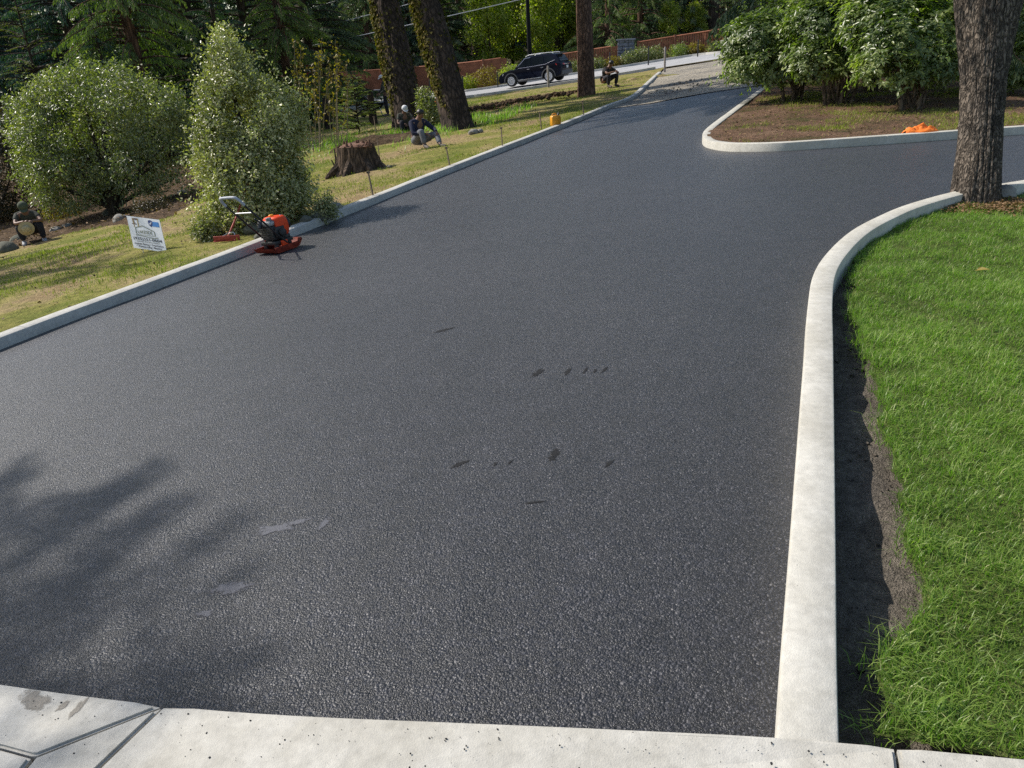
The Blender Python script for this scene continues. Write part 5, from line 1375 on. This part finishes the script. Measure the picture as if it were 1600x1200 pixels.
mb = MB(); mb.tube(catmull([Lr(364, 371), Lr(367, 366), Lr(365, 363), Lr(359, 364), Lr(358, 366)], .02), .009, 6); mb.tube([Lr(343, 372), h0 + (h1 - h0) * .25], .007, 6); mb.build('brace', M['steel'], t, 60)

# ------------------------------------------------------------------ yard sign
bs = gpt(233, 392, .1); zs = depth_of(bs)
TL, TR, BR, BL = (pt(197.5, 337, zs + .12), pt(249, 343.5, zs - .08), pt(260, 391, zs - .08), pt(209, 387, zs + .12))
t = thing('yard_sign', bs, 'white yard sign with a house logo and phone number standing on the lawn', 'sign')
org = TL - bs; ux = TR - TL; uy = TL - BL; Wd = .61; Hd = .457
ux_ = Vector(ux).normalized(); uy_ = Vector(uy - ux * (np.dot(uy, ux) / np.dot(ux, ux))); uy_.normalize(); nz_ = ux_.cross(uy_)
lw, lh = float(np.linalg.norm(ux)), float(np.linalg.norm(uy)) * .99
lean = float(np.dot(uy, np.array(ux_))) / lh
def SP(u_, v_, n_=.0):   # u right 0..1, v up 0..1 (0 bottom), n out of the face
    return Vector(org) + ux_ * (u_ * lw) - (Vector(uy)) * (1 - v_) + nz_ * n_
mb = MB(); mb.add([SP(0, 0, 0), SP(1, 0, 0), SP(1, 1, 0), SP(0, 1, 0), SP(0, 0, -.006), SP(1, 0, -.006), SP(1, 1, -.006), SP(0, 1, -.006)], [(0, 1, 2, 3), (7, 6, 5, 4), (0, 4, 5, 1), (1, 5, 6, 2), (2, 6, 7, 3), (3, 7, 4, 0)])
mb.build('board', M['signwhite'], t, 0)
def sign_text(txt, u_, v_, hgt, width, mat, name='lettering', bold=.006, align='CENTER'):
    cu_ = bpy.data.curves.new('t', 'FONT'); cu_.body = txt; cu_.align_x = align; cu_.size = 1; cu_.offset = bold
    o = bpy.data.objects.new('t', cu_); COL.objects.link(o)
    me = bpy.data.meshes.new_from_object(o.evaluated_get(bpy.context.evaluated_depsgraph_get())); bpy.data.objects.remove(o)
    n = len(me.vertices); V = np.empty(n * 3); me.vertices.foreach_get('co', V); V = V.reshape(-1, 3)
    x0, x1 = V[:, 0].min(), V[:, 0].max(); y1 = V[:, 1].max(); 
    X = (V[:, 0] - (x0 + x1) / 2) / (x1 - x0) * width; Y = V[:, 1] / .7 * hgt
    W_ = np.array([SP(u_ + a_, v_ + c_, .003)[:] for a_, c_ in zip(X, Y)]); me.vertices.foreach_set('co', W_.ravel().astype(np.float32)); me.update()
    me.name = name; link(name, me, mat, t)
def sign_poly(pts, mat, name='logo', n_=.0025):
    mb = MB(); mb.add([SP(a_, c_, n_) for a_, c_ in pts], [tuple(range(len(pts)))]); mb.build(name, mat, t, 0)
def sign_line(pts, wd, mat, name='logo', n_=.003):
    mb = MB()
    for (a_, c_), (d_, e_) in zip(pts[:-1], pts[1:]):
        dx, dy = d_ - a_, e_ - c_; l_ = math.hypot(dx, dy); nx_, ny_ = -dy / l_ * wd / 2, dx / l_ * wd / 2
        mb.add([SP(a_ - nx_, c_ - ny_, n_), SP(d_ - nx_, e_ - ny_, n_), SP(d_ + nx_, e_ + ny_, n_), SP(a_ + nx_, c_ + ny_, n_)], [(0, 1, 2, 3)])
    mb.build(name, mat, t, 0)
sign_text('(425)551-0604', .5, .285, .085, .86, M['ink'], bold=.012)
sign_text('LICENSED BONDED INSURED', .5, .222, .035, .70, M['ink'], bold=.0)
sign_text('Asphalt Paving \u2022 Foundation', .5, .135, .058, .88, M['ink'], bold=.012)
sign_text('\u2022 Waterproofing \u2022 Masonry', .5, .055, .058, .76, M['ink'], bold=.012)
sign_text('LAKESIDE', .47, .50, .10, .44, M['ink_green'], bold=.012)
sign_line([(.20, .46), (.20, .66), (.43, .74), (.76, .60), (.76, .46)], .022, M['ink_green'])
sign_line([(.22, .46), (.75, .455)], .012, M['ink_green'])
sign_line([(.16, .43), (.35, .425), (.55, .40), (.72, .385), (.84, .42)], .02, M['ink_green'])
sign_line([(.18, .95), (.18, .67)], .02, M['ink_gold']); sign_line([(.325, .95), (.305, .70)], .03, M['ink_gold'])
sign_poly([(.15, .955), (.33, .955), (.33, .905), (.15, .905)], M['ink_brown'])
sign_poly([(.15, .905), (.20, .905), (.22, .80), (.16, .80)], M['ink_brown'])
sign_line([(.13, .775), (.26, .775)], .03, M['ink_brown'])
sign_poly([(.64, .93), (.70, .955), (.76, .93), (.775, .86), (.75, .79), (.70, .735), (.65, .79), (.625, .86)], M['ink_navy'])
sign_poly([(.765, .915), (.95, .915), (.95, .765), (.735, .765), (.775, .86)], M['ink_blue'])
sign_line([(.655, .86), (.69, .81), (.735, .895)], .02, M['signwhite'], 'logo', .004)
mb = MB()
for u_ in (.25, .75): mb.tube([SP(u_, .45, -.012), SP(u_, -.02, -.012), SP(u_, -.32, -.012)], .004, 6)
mb.build('wire_stake', M['steel'], t, 60)

# ------------------------------------------------------------------ small things on the lawn and island
b = gpt(868, 196, .1); t = thing('fuel_can', b, 'amber plastic fuel can with black spout on the grass by the kerb', 'can', None, R(20))
s_ = 17 * depth_of(b) / FPX / .30
mb = MB(); 
mb.loft([[(x * a_, y * a_, z) for x, y in ((-.13, -.075), (-.11, -.09), (.11, -.09), (.13, -.075), (.13, .075), (.11, .09), (-.11, .09), (-.13, .075))] for a_, z in ((.9, 0), (1, .02), (1, .2), (.97, .235), (.8, .26))])
mb.build('body', M['can'], t, 40)
mb = MB(); mb.tube(catmull([(-.09, 0, .25), (-.085, 0, .30), (-.03, 0, .315), (.02, 0, .305), (.03, 0, .255)], .02), .016, 8); mb.build('handle', M['can'], t, 60)
mb = MB(); mb.lathe([(.028, 0), (.03, .03), (.02, .04), (.016, .09), (.012, .1)], 14, Matrix.Translation((.08, 0, .25)) @ Matrix.Rotation(.25, 4, 'Y')); mb.build('spout', M['black'], t, 50)
t.scale = (s_,) * 3

b = gpt(1437, 208, .095); k_ = depth_of(b) / FPX
n = 40; g = np.linspace(-1, 1, n); X, Y = np.meshgrid(g, g); rr = np.hypot(X * (1 + .2 * np.sin(3 * Y)), Y)
pr = np.clip(1 - rr ** 2.2, 0, 1); fold = fbm(np.stack([X * 2.2 + Y * .7, Y * 2.6 - X, X * 0], -1), 3, 91); fold2 = np.abs(fbm(np.stack([X * 3.3, Y * 3.0, X * 0 + 4], -1), 2, 95) - .5) * 2
zz = pr ** .5 * (.045 + .10 * fold) * (.7 + .6 * fold2) + .012
xx = X * 27 * k_ * (1 + .12 * np.sin(5 * Y)); yy = Y * .14 * (1 + .12 * np.sin(4 * X + 1))
ix = np.arange(n * n).reshape(n, n); F_ = np.stack([ix[:-1, :-1], ix[:-1, 1:], ix[1:, 1:], ix[1:, :-1]], -1).reshape(-1, 4)
kp = (rr.ravel()[F_].max(1) < 1.05); o = link('orange_cloth', npmesh('orange_cloth', np.column_stack([xx.ravel(), yy.ravel(), zz.ravel()]), F_[kp], 4, True), M['orange']); o.location = b
sl2 = o.modifiers.new('s', 'SOLIDIFY'); sl2.thickness = .008
tag(o, 'crumpled orange cloth lying by the kerb of the rhododendron bed', 'cloth')

for (bx, by, tx, ty, w_, lab) in [(583, 307, 575, 268, 3.2, 'wooden stake with frayed top beside the kerb right of the stump'), (703, 260, 697, 230, 2.6, 'wooden stake by the kerb below the leaning ivied fir'), (785, 229, 783, 199, 2.2, 'thin stake on the lawn midway between the leaning fir and the fuel can'), (846, 201, 843, 175, 2, 'thin dark stake just left of the amber fuel can'), (912, 180, 910, 158, 2, 'thin dark stake just right of the amber fuel can'), (593, 246, 589, 216, 1.6, 'thin stake standing just behind the stump'), (588, 208, 584, 182, 1.8, 'thin stake between the young conifer and the thick ivied fir')]:
    b = gpt(bx, by, .1); p1 = pt(tx, ty, depth_of(b)) - b; r_ = w_ * depth_of(b) / FPX / 2
    mb = MB(); mb.tube([p1 * -.15, p1 * .5, p1], [r_, r_, r_ * .9], 6); mb.box(p1 * .97, (r_ * 3.6, r_ * 1.4, r_ * 2), None, r_ * .3)
    o = mb.build('stake', M['stake'], None, 40); o.location = b; tag(o, lab, 'stake', 'survey stakes along the drive')

# ------------------------------------------------------------------ SUV
rd0, rd1 = at(760, 147)[:2], at(1000, 111)[:2]
b = at(826, 132.5, .16); b = at(838, 130.5, .16)
yaw = math.atan2((rd0 - rd1)[1], (rd0 - rd1)[0]); print('road yaw', math.degrees(yaw), 'suv depth', depth_of(b))
yaw = R(180 - 27)
t = thing('parked_suv', b, 'dark navy SUV with silver wheels parked on the road by the fence', 'SUV', None, yaw)
# tilt with the road
gx_, gy_ = gz(0, 0), 0
fx = Vector((math.cos(yaw), math.sin(yaw))); sl_f = float(H(b[0] + fx.x * 2, b[1] + fx.y * 2) - H(b[0] - fx.x * 2, b[1] - fx.y * 2)) / 4
t.rotation_euler = (0, -math.atan(sl_f), yaw); t.scale = (.87,) * 3
def arc(cx, r_, a0, a1, n=10): return [(cx + r_ * math.cos(R(a0 + (a1 - a0) * k / n)), .36 + r_ * math.sin(R(a0 + (a1 - a0) * k / n))) for k in range(n + 1)]
prof = [(-2.20, .42), (-2.29, .62), (-2.27, .92), (-2.20, 1.06), (-2.05, 1.12), (-1.2, 1.09), (.2, 1.03), (1.02, 1.02), (1.3, 1.02), (1.85, .92), (2.12, .82), (2.27, .64), (2.28, .42), (2.15, .27)] + arc(1.36, .41, -8, 188) + [(.8, .24), (-.8, .24)] + arc(-1.33, .41, -8, 188) + [(-1.9, .30)]
mb = MB()
cxy = np.array([0, .62])
def ring(y_, s_): return [(cxy[0] + (x - cxy[0]) * (1 - (1 - s_) * .5), y_, cxy[1] + (z - cxy[1]) * s_) if z > .5 else (x, y_, z) for x, z in prof]
mb.loft([ring(-.91, .88), ring(-.925, .95), ring(-.86, 1.0), ring(.86, 1.0), ring(.925, .95), ring(.91, .88)])
mb.build('body', M['car'], t, 40)
gh = [(-2.14, 1.06), (-2.08, 1.30), (-1.86, 1.58), (-1.5, 1.68), (-.6, 1.715), (.05, 1.69), (.40, 1.60), (1.10, 1.02)]
yw = lambda z: .83 - (z - 1.04) * .27
mb = MB(); rings = []
for s_ in (-1, -.93, .93, 1): rings.append([(x * (1 if abs(s_) < 1 else .985), s_ * yw(z), z - (0 if abs(s_) < 1 else .025)) for x, z in gh])
mb.loft(rings); rf = mb.build('cabin', M['car'], t, 40)
def side_glass(pts, s_):
    mb = MB(); mb.add([(x, s_ * (yw(z) + .012), z) for x, z in pts], [tuple(range(len(pts)))]); mb.add([(x, s_ * (yw(z) - .01), z) for x, z in pts], [tuple(range(len(pts)))])
    n = len(pts); mb.f += [(i, (i + 1) % n, n + (i + 1) % n, n + i) for i in range(n)]; mb.build('side_window', M['glass'], t, 20)
for s_ in (-1, 1):
    side_glass([(.86, 1.07), (.30, 1.54), (-.10, 1.59), (-.10, 1.08)], s_); side_glass([(-.18, 1.08), (-.18, 1.595), (-.98, 1.60), (-1.02, 1.10)], s_); side_glass([(-1.10, 1.11), (-1.06, 1.595), (-1.42, 1.57), (-1.78, 1.28)], s_)
    mb = MB(); mb.tube([(.93, s_ * (yw(1.04) + .014), 1.05), (-.1, s_ * (yw(1.06) + .014), 1.06), (-1.1, s_ * (yw(1.09) + .014), 1.09), (-1.82, s_ * (yw(1.27) + .014), 1.27)], .012, 6); mb.tube([(.9, s_ * (yw(1.1) + .01), 1.10), (.33, s_ * (yw(1.57) + .01), 1.575), (-.1, s_ * (yw(1.61) + .01), 1.625)], .011, 6); mb.build('window_trim', M['chrome'], t, 60)
    mb = MB(); mb.tube([(.25, s_ * .63, 1.68), (.1, s_ * .63, 1.76), (-.7, s_ * .63, 1.78), (-1.55, s_ * .63, 1.74), (-1.68, s_ * .63, 1.67)], .02, 8); mb.build('roof_rail', M['alloy'], t, 60)
    mb = MB(); mb.box((.82, s_ * 1.0, 1.10), (.12, .20, .14), None, .04); mb.build('mirror', M['car'], t, 40)
    for x in (.05, -.92): mb = MB(); mb.box((x, s_ * .925, .93), (.18, .03, .035), None, .01); mb.build('door_handle', M['chrome'], t, 40)
    mb = MB()
    for cx in (1.36, -1.33):
        pts = arc(cx, .43, -5, 185, 12); po = arc(cx, .50, -5, 185, 12)
        mb.loft([[(a_[0], s_ * .90, a_[1]), (c_[0], s_ * .90, c_[1]), (c_[0], s_ * .945, c_[1]), (a_[0], s_ * .95, a_[1])] for a_, c_ in zip(pts, po)])
    mb.box((0, s_ * .915, .30), (1.72, .05, .13), None, .015); mb.build('cladding', M['cladding'], t, 40)
    mb = MB(); mb.box((0, s_ * .94, .36), (1.7, .012, .03), None, .004); mb.build('sill_strip', M['chrome'], t, 40)
    mb = MB(); mb.loft([[(2.12, s_ * .60, .80), (2.16, s_ * .60, .70), (1.90, s_ * .90, .74), (1.86, s_ * .90, .84)], [(2.17, s_ * .62, .79), (2.21, s_ * .62, .70), (1.96, s_ * .93, .74), (1.90, s_ * .93, .84)]]); mb.build('headlight', M['headlamp'], t, 30)
    mb = MB(); mb.loft([[(-2.23, s_ * .45, 1.02), (-2.25, s_ * .45, .92), (-1.90, s_ * .90, .95), (-1.86, s_ * .88, 1.07)], [(-2.31, s_ * .46, 1.01), (-2.32, s_ * .46, .92), (-1.96, s_ * .945, .95), (-1.90, s_ * .935, 1.07)]]); mb.build('tail_light', M['tail'], t, 30)
    for cx in (1.36, -1.33):
        wo = MB(); Mw = Matrix.Translation((cx, s_ * .80, .36)) @ Matrix.Rotation(R(90), 4, 'X')
        wo.lathe([(.22, -.11), (.33, -.115), (.36, -.09), (.365, 0), (.36, .09), (.33, .115), (.22, .11)], 32, Mw); tyre = wo.build('wheel', M['rubber'], t, 40)
        rm = MB(); yo = s_ * .925
        rm.lathe([(.25, -.01), (.25, .012), (.225, .016), (.222, -.01)], 28, Matrix.Translation((cx, yo, .36)) @ Matrix.Rotation(R(90), 4, 'X'))
        rm.lathe([(.06, -.01), (.06, .014), (.03, .02)], 16, Matrix.Translation((cx, yo, .36)) @ Matrix.Rotation(R(90 * s_), 4, 'X'))
        for k in range(5):
            q = Matrix.Rotation(2 * math.pi * k / 5, 3, 'Y'); rm.box(Vector((cx, yo, .36)) + q @ Vector((0, 0, .14)), (.085, .02, .17), q, .006)
        rm.build('rim', M['alloy'], tyre, 40)
mb = MB(); mb.loft([[(.49, -.60, 1.59), (.49, .60, 1.59), (.46, .60, 1.57), (.46, -.60, 1.57)], [(1.08, -.74, 1.07), (1.08, .74, 1.07), (1.03, .74, 1.05), (1.03, -.74, 1.05)]]); mb.build('windscreen', M['glass'], t, 20)
mb = MB(); mb.loft([[(-1.93, -.58, 1.545), (-1.93, .58, 1.545), (-1.88, .58, 1.53), (-1.88, -.58, 1.53)], [(-2.145, -.68, 1.18), (-2.145, .68, 1.18), (-2.1, .68, 1.16), (-2.1, -.68, 1.16)]]); mb.build('rear_window', M['glass'], t, 20)
mb = MB(); mb.box((-1.98, 0, 1.66), (.36, 1.2, .04), Euler((0, -.12, 0)).to_matrix(), .015); mb.build('spoiler', M['trim'], t, 40)
mb = MB(); mb.box((-2.24, 0, .48), (.14, 1.74, .24), None, .05); mb.build('bumper', M['cladding'], t, 40); mb = MB(); mb.box((2.24, 0, .40), (.12, 1.66, .22), None, .05); mb.build('bumper', M['cladding'], t, 40)
mb = MB(); mb.box((-2.305, 0, .80), (.015, .32, .16), None, .004); mb.build('number_plate', M['plate'], t, 40)
mb = MB(); mb.box((-2.30, 0, .97), (.02, .90, .035), None, .008); mb.build('tailgate_trim', M['chrome'], t, 40)
mb = MB(); mb.box((2.265, 0, .62), (.03, 1.1, .20), None, .01); mb.build('grille', M['trim'], t, 40)
# under-body so that no light passes beneath the sills
mb = MB(); mb.box((0, 0, .40), (4.1, 1.5, .3), None, .05); mb.build('underbody', M['trim'], t, 40)

# ------------------------------------------------------------------ fence, stone pillars and low wall beyond the road
RFo = offset_path(RF, 3.6); RFw = offset_path(RF, 1.6)
def along(P, px):
    """point of a ground line that lies under picture column px"""
    best = min(range(len(P)), key=lambda i: abs(proj(P[i])[0] - px)); return best
def proj(p):
    q = np.array([p[0], p[1], float(H(p[0], p[1]))]) - EYEP; z = np.dot(q, _a); return 800 + FPX * np.dot(q, _cr) / z, 600 - FPX * np.dot(q, _cu) / z
fence_runs = [(470, 622, 'smooth brown board fence left of the near stone pillar'), (652, 792, 'smooth brown board fence between the near stone pillar and the SUV'), (872, 972, 'reddish picket fence between the SUV and the far stone pillar'), (1003, 1190, 'reddish picket fence right of the far stone pillar')]
for p0, p1, lab in fence_runs:
    i0, i1 = along(RFo, p0), along(RFo, p1); Q = RFo[i0:i1 + 1]
    if len(Q) < 3: continue
    b = (Q[0][0], Q[0][1], ground_at(*Q[0])); t = thing('board_fence', b, lab, 'fence')
    s = np.r_[0, np.cumsum(np.linalg.norm(np.diff(Q, axis=0), axis=1))]; nb = int(s[-1] / .15); mb = MB(); po = MB(); ca = MB()
    picket = 'picket' in lab; hgt_ = 1.6 if not picket else 1.25; prevp = None
    for k in range(nb):
        u_ = (k + .5) * .15; x, y = np.interp(u_, s, Q[:, 0]), np.interp(u_, s, Q[:, 1]); x2, y2 = np.interp(u_ + .05, s, Q[:, 0]), np.interp(u_ + .05, s, Q[:, 1]); a_ = math.atan2(y2 - y, x2 - x); z0 = ground_at(x, y)
        mb.box((x - b[0], y - b[1], z0 + hgt_ / 2 - b[2] + rng.uniform(-.01, .01)), (.118 if picket else .147, .022, hgt_ + (.04 * (k % 2) if picket else 0)), Matrix.Rotation(a_, 3, 'Z'))
        if k % 16 == 0: po = MB(); po.box((x - b[0], y - b[1] - .05, z0 + hgt_ / 2 + .03 - b[2]), (.11, .11, hgt_ + .18), Matrix.Rotation(a_, 3, 'Z'), .01); po.build('post', M['fence'], t, 30)
        pn = (x - b[0], y - b[1], z0 + hgt_ + .03 - b[2])
        if k % 8 == 0:
            if prevp: ca.tube([prevp, pn], .045, 4)
            prevp = pn
    mb.build('board_panel', M['fence'], t, 0); ca.build('cap_rail', M['fence'], t, 30)
for px0, px1, hgt_, lab in [(620, 650, 2.15, 'tall grey stone pillar behind the thick ivied fir'), (972, 997, 1.5, 'squat grey stone pillar between two runs of reddish fence')]:
    i = along(RFo, (px0 + px1) / 2); q = RFo[i]; b = np.array([q[0], q[1] - .2, ground_at(q[0], q[1])]); w_ = (px1 - px0) * depth_of(b) / FPX
    t = thing('stone_pillar', b, lab, 'pillar', None, R(-12))
    mb = MB(); z_ = 0; k = 0
    while z_ < hgt_ - .1:
        h_ = rng.uniform(.16, .26); h_ = min(h_, hgt_ - z_); ox = rng.uniform(.3, .7) * w_ - w_ / 2
        mb.box(((ox - w_ / 2) / 2, 0, z_ + h_ / 2), (ox + w_ / 2 - .015, w_ * rng.uniform(.95, 1.05), h_ - .015), None, .025); mb.box(((ox + w_ / 2) / 2, 0, z_ + h_ / 2), (w_ / 2 - ox - .015, w_ * rng.uniform(.95, 1.05), h_ - .015), None, .025)
        z_ += h_
    mb.build('shaft', M['stonework'], t, 35); mb = MB(); mb.box((0, 0, hgt_ + .05), (w_ * 1.15, w_ * 1.15, .10), None, .02); mb.build('cap', M['stonework'], t, 35)
i0, i1 = along(RFw, 560), along(RFw, 640); Q = RFw[min(i0, i1):max(i0, i1) + 1]; b = (Q[0][0], Q[0][1], ground_at(*Q[0]) + .1)
mb = MB(); t = thing('low_stone_wall', b, 'low grey stone wall in front of the fence at the near stone pillar', 'wall')
s = np.r_[0, np.cumsum(np.linalg.norm(np.diff(Q, axis=0), axis=1))]
for row in range(2):
    u_ = 0
    while u_ < s[-1]:
        l_ = rng.uniform(.3, .6); x, y = np.interp(u_ + l_ / 2, s, Q[:, 0]), np.interp(u_ + l_ / 2, s, Q[:, 1]); mb.box((x - b[0], y - b[1], ground_at(x, y) - b[2] + .15 + row * .27), (l_ - .02, .32 * rng.uniform(.95, 1.05), .255), None, .03); u_ += l_
mb.build('stones', M['stonework'], t, 35)

# posts
for (px, yb, yt, w_, mat, lab) in [(857, 135.5, 105, 3.6, 'post', 'weathered post in front of the rear wheel of the SUV'), (1038.5, 109, 76, 3.2, 'post', 'weathered grey post at the road end of the gravel apron'), (953, 110, 84, 2.0, 'black', 'thin black wire-fence post left of the far stone pillar, behind the man in black'), (1013, 101, 74, 2.0, 'black', 'thin black wire-fence post in the roadside shrubs left of the weathered post'), (1090, 88, 64, 2.0, 'black', 'thin black wire-fence post in the roadside shrubs right of the weathered post'), (673, 150, 126, 2.2, 'black', 'thin black wire-fence post left of the leaning ivied fir'), (724, 144, 120, 2.2, 'black', 'thin black wire-fence post right of the leaning ivied fir'), (778, 136, 114, 2.0, 'black', 'thin black wire-fence post in front of the SUV bonnet')]:
    b = gpt(px, yb, .12); hh = (yb - yt) * depth_of(b) / FPX; r_ = w_ * depth_of(b) / FPX / 2
    mb = MB(); mb.tube([(0, 0, -.2), (0, 0, hh * .5), (0, 0, hh - r_), (0, 0, hh)], [r_, r_, r_, r_ * .6], 10)
    o = mb.build('fence_post', M[mat], None, 40); o.location = b; tag(o, lab, 'post', 'wire fence posts along the road' if mat == 'black' else None)
b = at(829, 108, .2); b = at(829, 122, .2); t = thing('lamp_post', b, 'tall dark lamp post rising behind the SUV', 'lamp post')
hh = 7.5; mb = MB(); mb.tube([(0, 0, -.2), (0, 0, hh)], [.15, .10], 14); mb.lathe([(.22, -.1), (.22, .35), (.16, .42)], 14); mb.build('pole', M['lamp_black'], t, 50)
mb = MB(); mb.tube(catmull([(0, 0, hh - .1), (.3, 0, hh + .35), (1.3, 0, hh + .5)], .1), .05, 8); mb.build('arm', M['black'], t, 50); mb = MB(); mb.box((1.55, 0, hh + .48), (.6, .25, .1), None, .03); mb.build('lamp_head', M['black'], t, 40)
# stop sign
b = gpt(484, 178, .1); zt = depth_of(b); c = pt(483.5, 110, zt) - b; r_ = 9.2 * zt / FPX
t = thing('stop_sign', b, 'red octagonal stop sign seen through the cane thicket', 'sign'); oc = lambda rad, y_: [(c[0] + rad * math.cos(R(22.5 + 45 * k)), c[1] + y_, c[2] + rad * math.sin(R(22.5 + 45 * k))) for k in range(8)]
MB().loft([oc(r_, 0), oc(r_, .02)]).build('border', M['signwhite'], t, 20); MB().loft([oc(r_ * .92, -.006), oc(r_ * .92, .01)]).build('face', M['stopred'], t, 20)
cu_ = bpy.data.curves.new('t', 'FONT'); cu_.body = 'STOP'; cu_.align_x = 'CENTER'; cu_.align_y = 'CENTER'; cu_.size = r_ * .85; cu_.offset = .01
o = bpy.data.objects.new('t', cu_); COL.objects.link(o); me = bpy.data.meshes.new_from_object(o.evaluated_get(bpy.context.evaluated_depsgraph_get())); bpy.data.objects.remove(o)
o = link('lettering', me, M['signwhite'], t); o.location = (c[0], c[1] - .01, c[2]); o.rotation_euler = (R(90), 0, 0)
mb = MB(); mb.tube([(c[0], .05 + c[1], -.2), (c[0], .05 + c[1], c[2] + r_ * .9)], .03, 8); mb.build('pole', M['post'], t, 50)
# traffic cone
b = gpt(683, 163, .1); t = thing('traffic_cone', b, 'orange traffic cone by the road at the foot of the leaning ivied fir', 'cone'); s_ = 19 * depth_of(b) / FPX
mb = MB(); mb.box((0, 0, .025 * s_), (.5 * s_, .5 * s_, .05 * s_), None, .01); mb.build('base', M['cone'], t, 30)
mb = MB(); mb.lathe([(.2 * s_, .05 * s_), (.12 * s_, .5 * s_), (.045 * s_, .98 * s_), (.03 * s_, s_)], 20); mb.build('cone_body', M['cone'], t, 60)
mb = MB(); mb.lathe([(.128 * s_, .47 * s_), (.095 * s_, .68 * s_), (.09 * s_, .68 * s_), (.12 * s_, .47 * s_)], 20); mb.build('reflective_band', M['signwhite'], t, 60)
# wheelbarrow by the standing man
b = gpt(586, 182, .1); t = thing('wheelbarrow', b, 'dark wheelbarrow beside the standing worker at the road edge', 'wheelbarrow', None, R(8))
mb = MB(); mb.loft([[(x, y, z) for x, y in ((-a_ - .05, -w_), (a_ + .1, -w_), (a_ + .1, w_), (-a_ - .05, w_))] for a_, w_, z in ((.22, .18, .34), (.40, .30, .58), (.42, .32, .60), (.38, .28, .59), (.20, .16, .37))]); mb.build('tray', M['black'], t, 30)
mb = MB(); mb.lathe([(.06, -.04), (.17, -.045), (.19, 0), (.17, .045), (.06, .04)], 20, Matrix.Translation((-.52, 0, .19)) @ Matrix.Rotation(R(90), 4, 'X')); mb.build('wheel', M['rubber'], t, 40)
mb = MB()
for s_ in (-1, 1): mb.tube([(-.52, s_ * .07, .19), (-.1, s_ * .16, .32), (.9, s_ * .27, .62)], .018, 8); mb.tube([(.25, s_ * .2, .42), (.38, s_ * .22, .0)], .016, 8)
mb.build('frame', M['steel'], t, 50)

# roadside shrubs between road and fence
RS = 'low roadside shrubs in front of the fence'
for i, (px, sc_, mt, lab) in enumerate([(905, .75, 'bay', 'low green roadside shrub directly right of the bare reddish trunk'), (935, .7, 'bay', 'low roadside shrub behind the man in black'), (962, .6, 'orange_leaf', 'dry twiggy roadside shrub in front of the picket fence left of the far pillar'), (985, .8, 'bay', 'low green roadside shrub in front of the far stone pillar'), (1008, .95, 'bay', 'tallest green roadside shrub, just right of the far stone pillar'), (1030, .85, 'bay', 'green roadside shrub directly behind the weathered grey post'), (1055, .75, 'rhodo', 'pale green roadside shrub right of the weathered grey post'), (1080, .65, 'orange_leaf', 'russet roadside shrub in front of the right picket fence'), (1104, .6, 'bay', 'small green roadside shrub near the rhododendron bush'), (760, 1.25, 'orange_leaf', 'orange-leaved roadside shrub in front of the SUV bonnet'), (795, 1.1, 'maple', 'yellow-green roadside shrub behind the SUV bonnet'), (735, .8, 'maple', 'low yellow-green roadside shrub right of the leaning ivied fir')]):
    k = along(RFw, px); q = RFw[k]; b = (q[0], q[1], ground_at(q[0], q[1]) + .05); hh = .95 * sc_
    t = thing('roadside_shrub', b, lab, 'shrub', RS)
    broad_crown('crown', [((0, 0, hh * .6), (.62 * sc_, .5 * sc_, hh * .45)), ((-.4 * sc_, .05, hh * .42), (.45 * sc_, .4 * sc_, hh * .36)), ((.42 * sc_, -.05, hh * .45), (.45 * sc_, .4 * sc_, hh * .38))], 420, .10, 4, .07, M[mt], t, .9, .2, .6, .4, up=-.9, aspect=.55)
    stems_obj('stem', [([(0, 0, -.15), (dx * .5, 0, hh * .4), (dx, .05, hh * .8)], [.02, .015, .006]) for dx in (-.4, -.1, .2, .45)], M['bark_dark'], t, 5)

# overhead wires along the road
for i, (x0_, y0_, x1_, y1_, z, lab) in enumerate([(300, 62, 720, -60, 46, 'topmost overhead wire crossing in front of the conifers'), (330, 83, 800, -40, 46, 'middle overhead wire crossing in front of the conifers'), (330, 103, 1000, -46, 46, 'lowest overhead wire passing behind the ivied firs')]):
    a0, a1 = pt(x0_, y0_, z), pt(x1_, y1_, z - 3); P = [a0 + (a1 - a0) * f - np.array([0, 0, .5]) * 4 * f * (1 - f) * .3 for f in np.linspace(0, 1, 14)]
    P = [p - np.array(P[0]) for p in P]; mb = MB(); mb.tube(P, .022, 6); o = mb.build('overhead_wire', M['wire'], None, 60); o.location = a0; tag(o, lab, 'wire', 'overhead wires along the road')

# anything still parked unplaced at the origin would be wrong; report tiny statistics
print('objects', len(bpy.data.objects), 'verts', sum(len(m.vertices) for m in bpy.data.meshes))
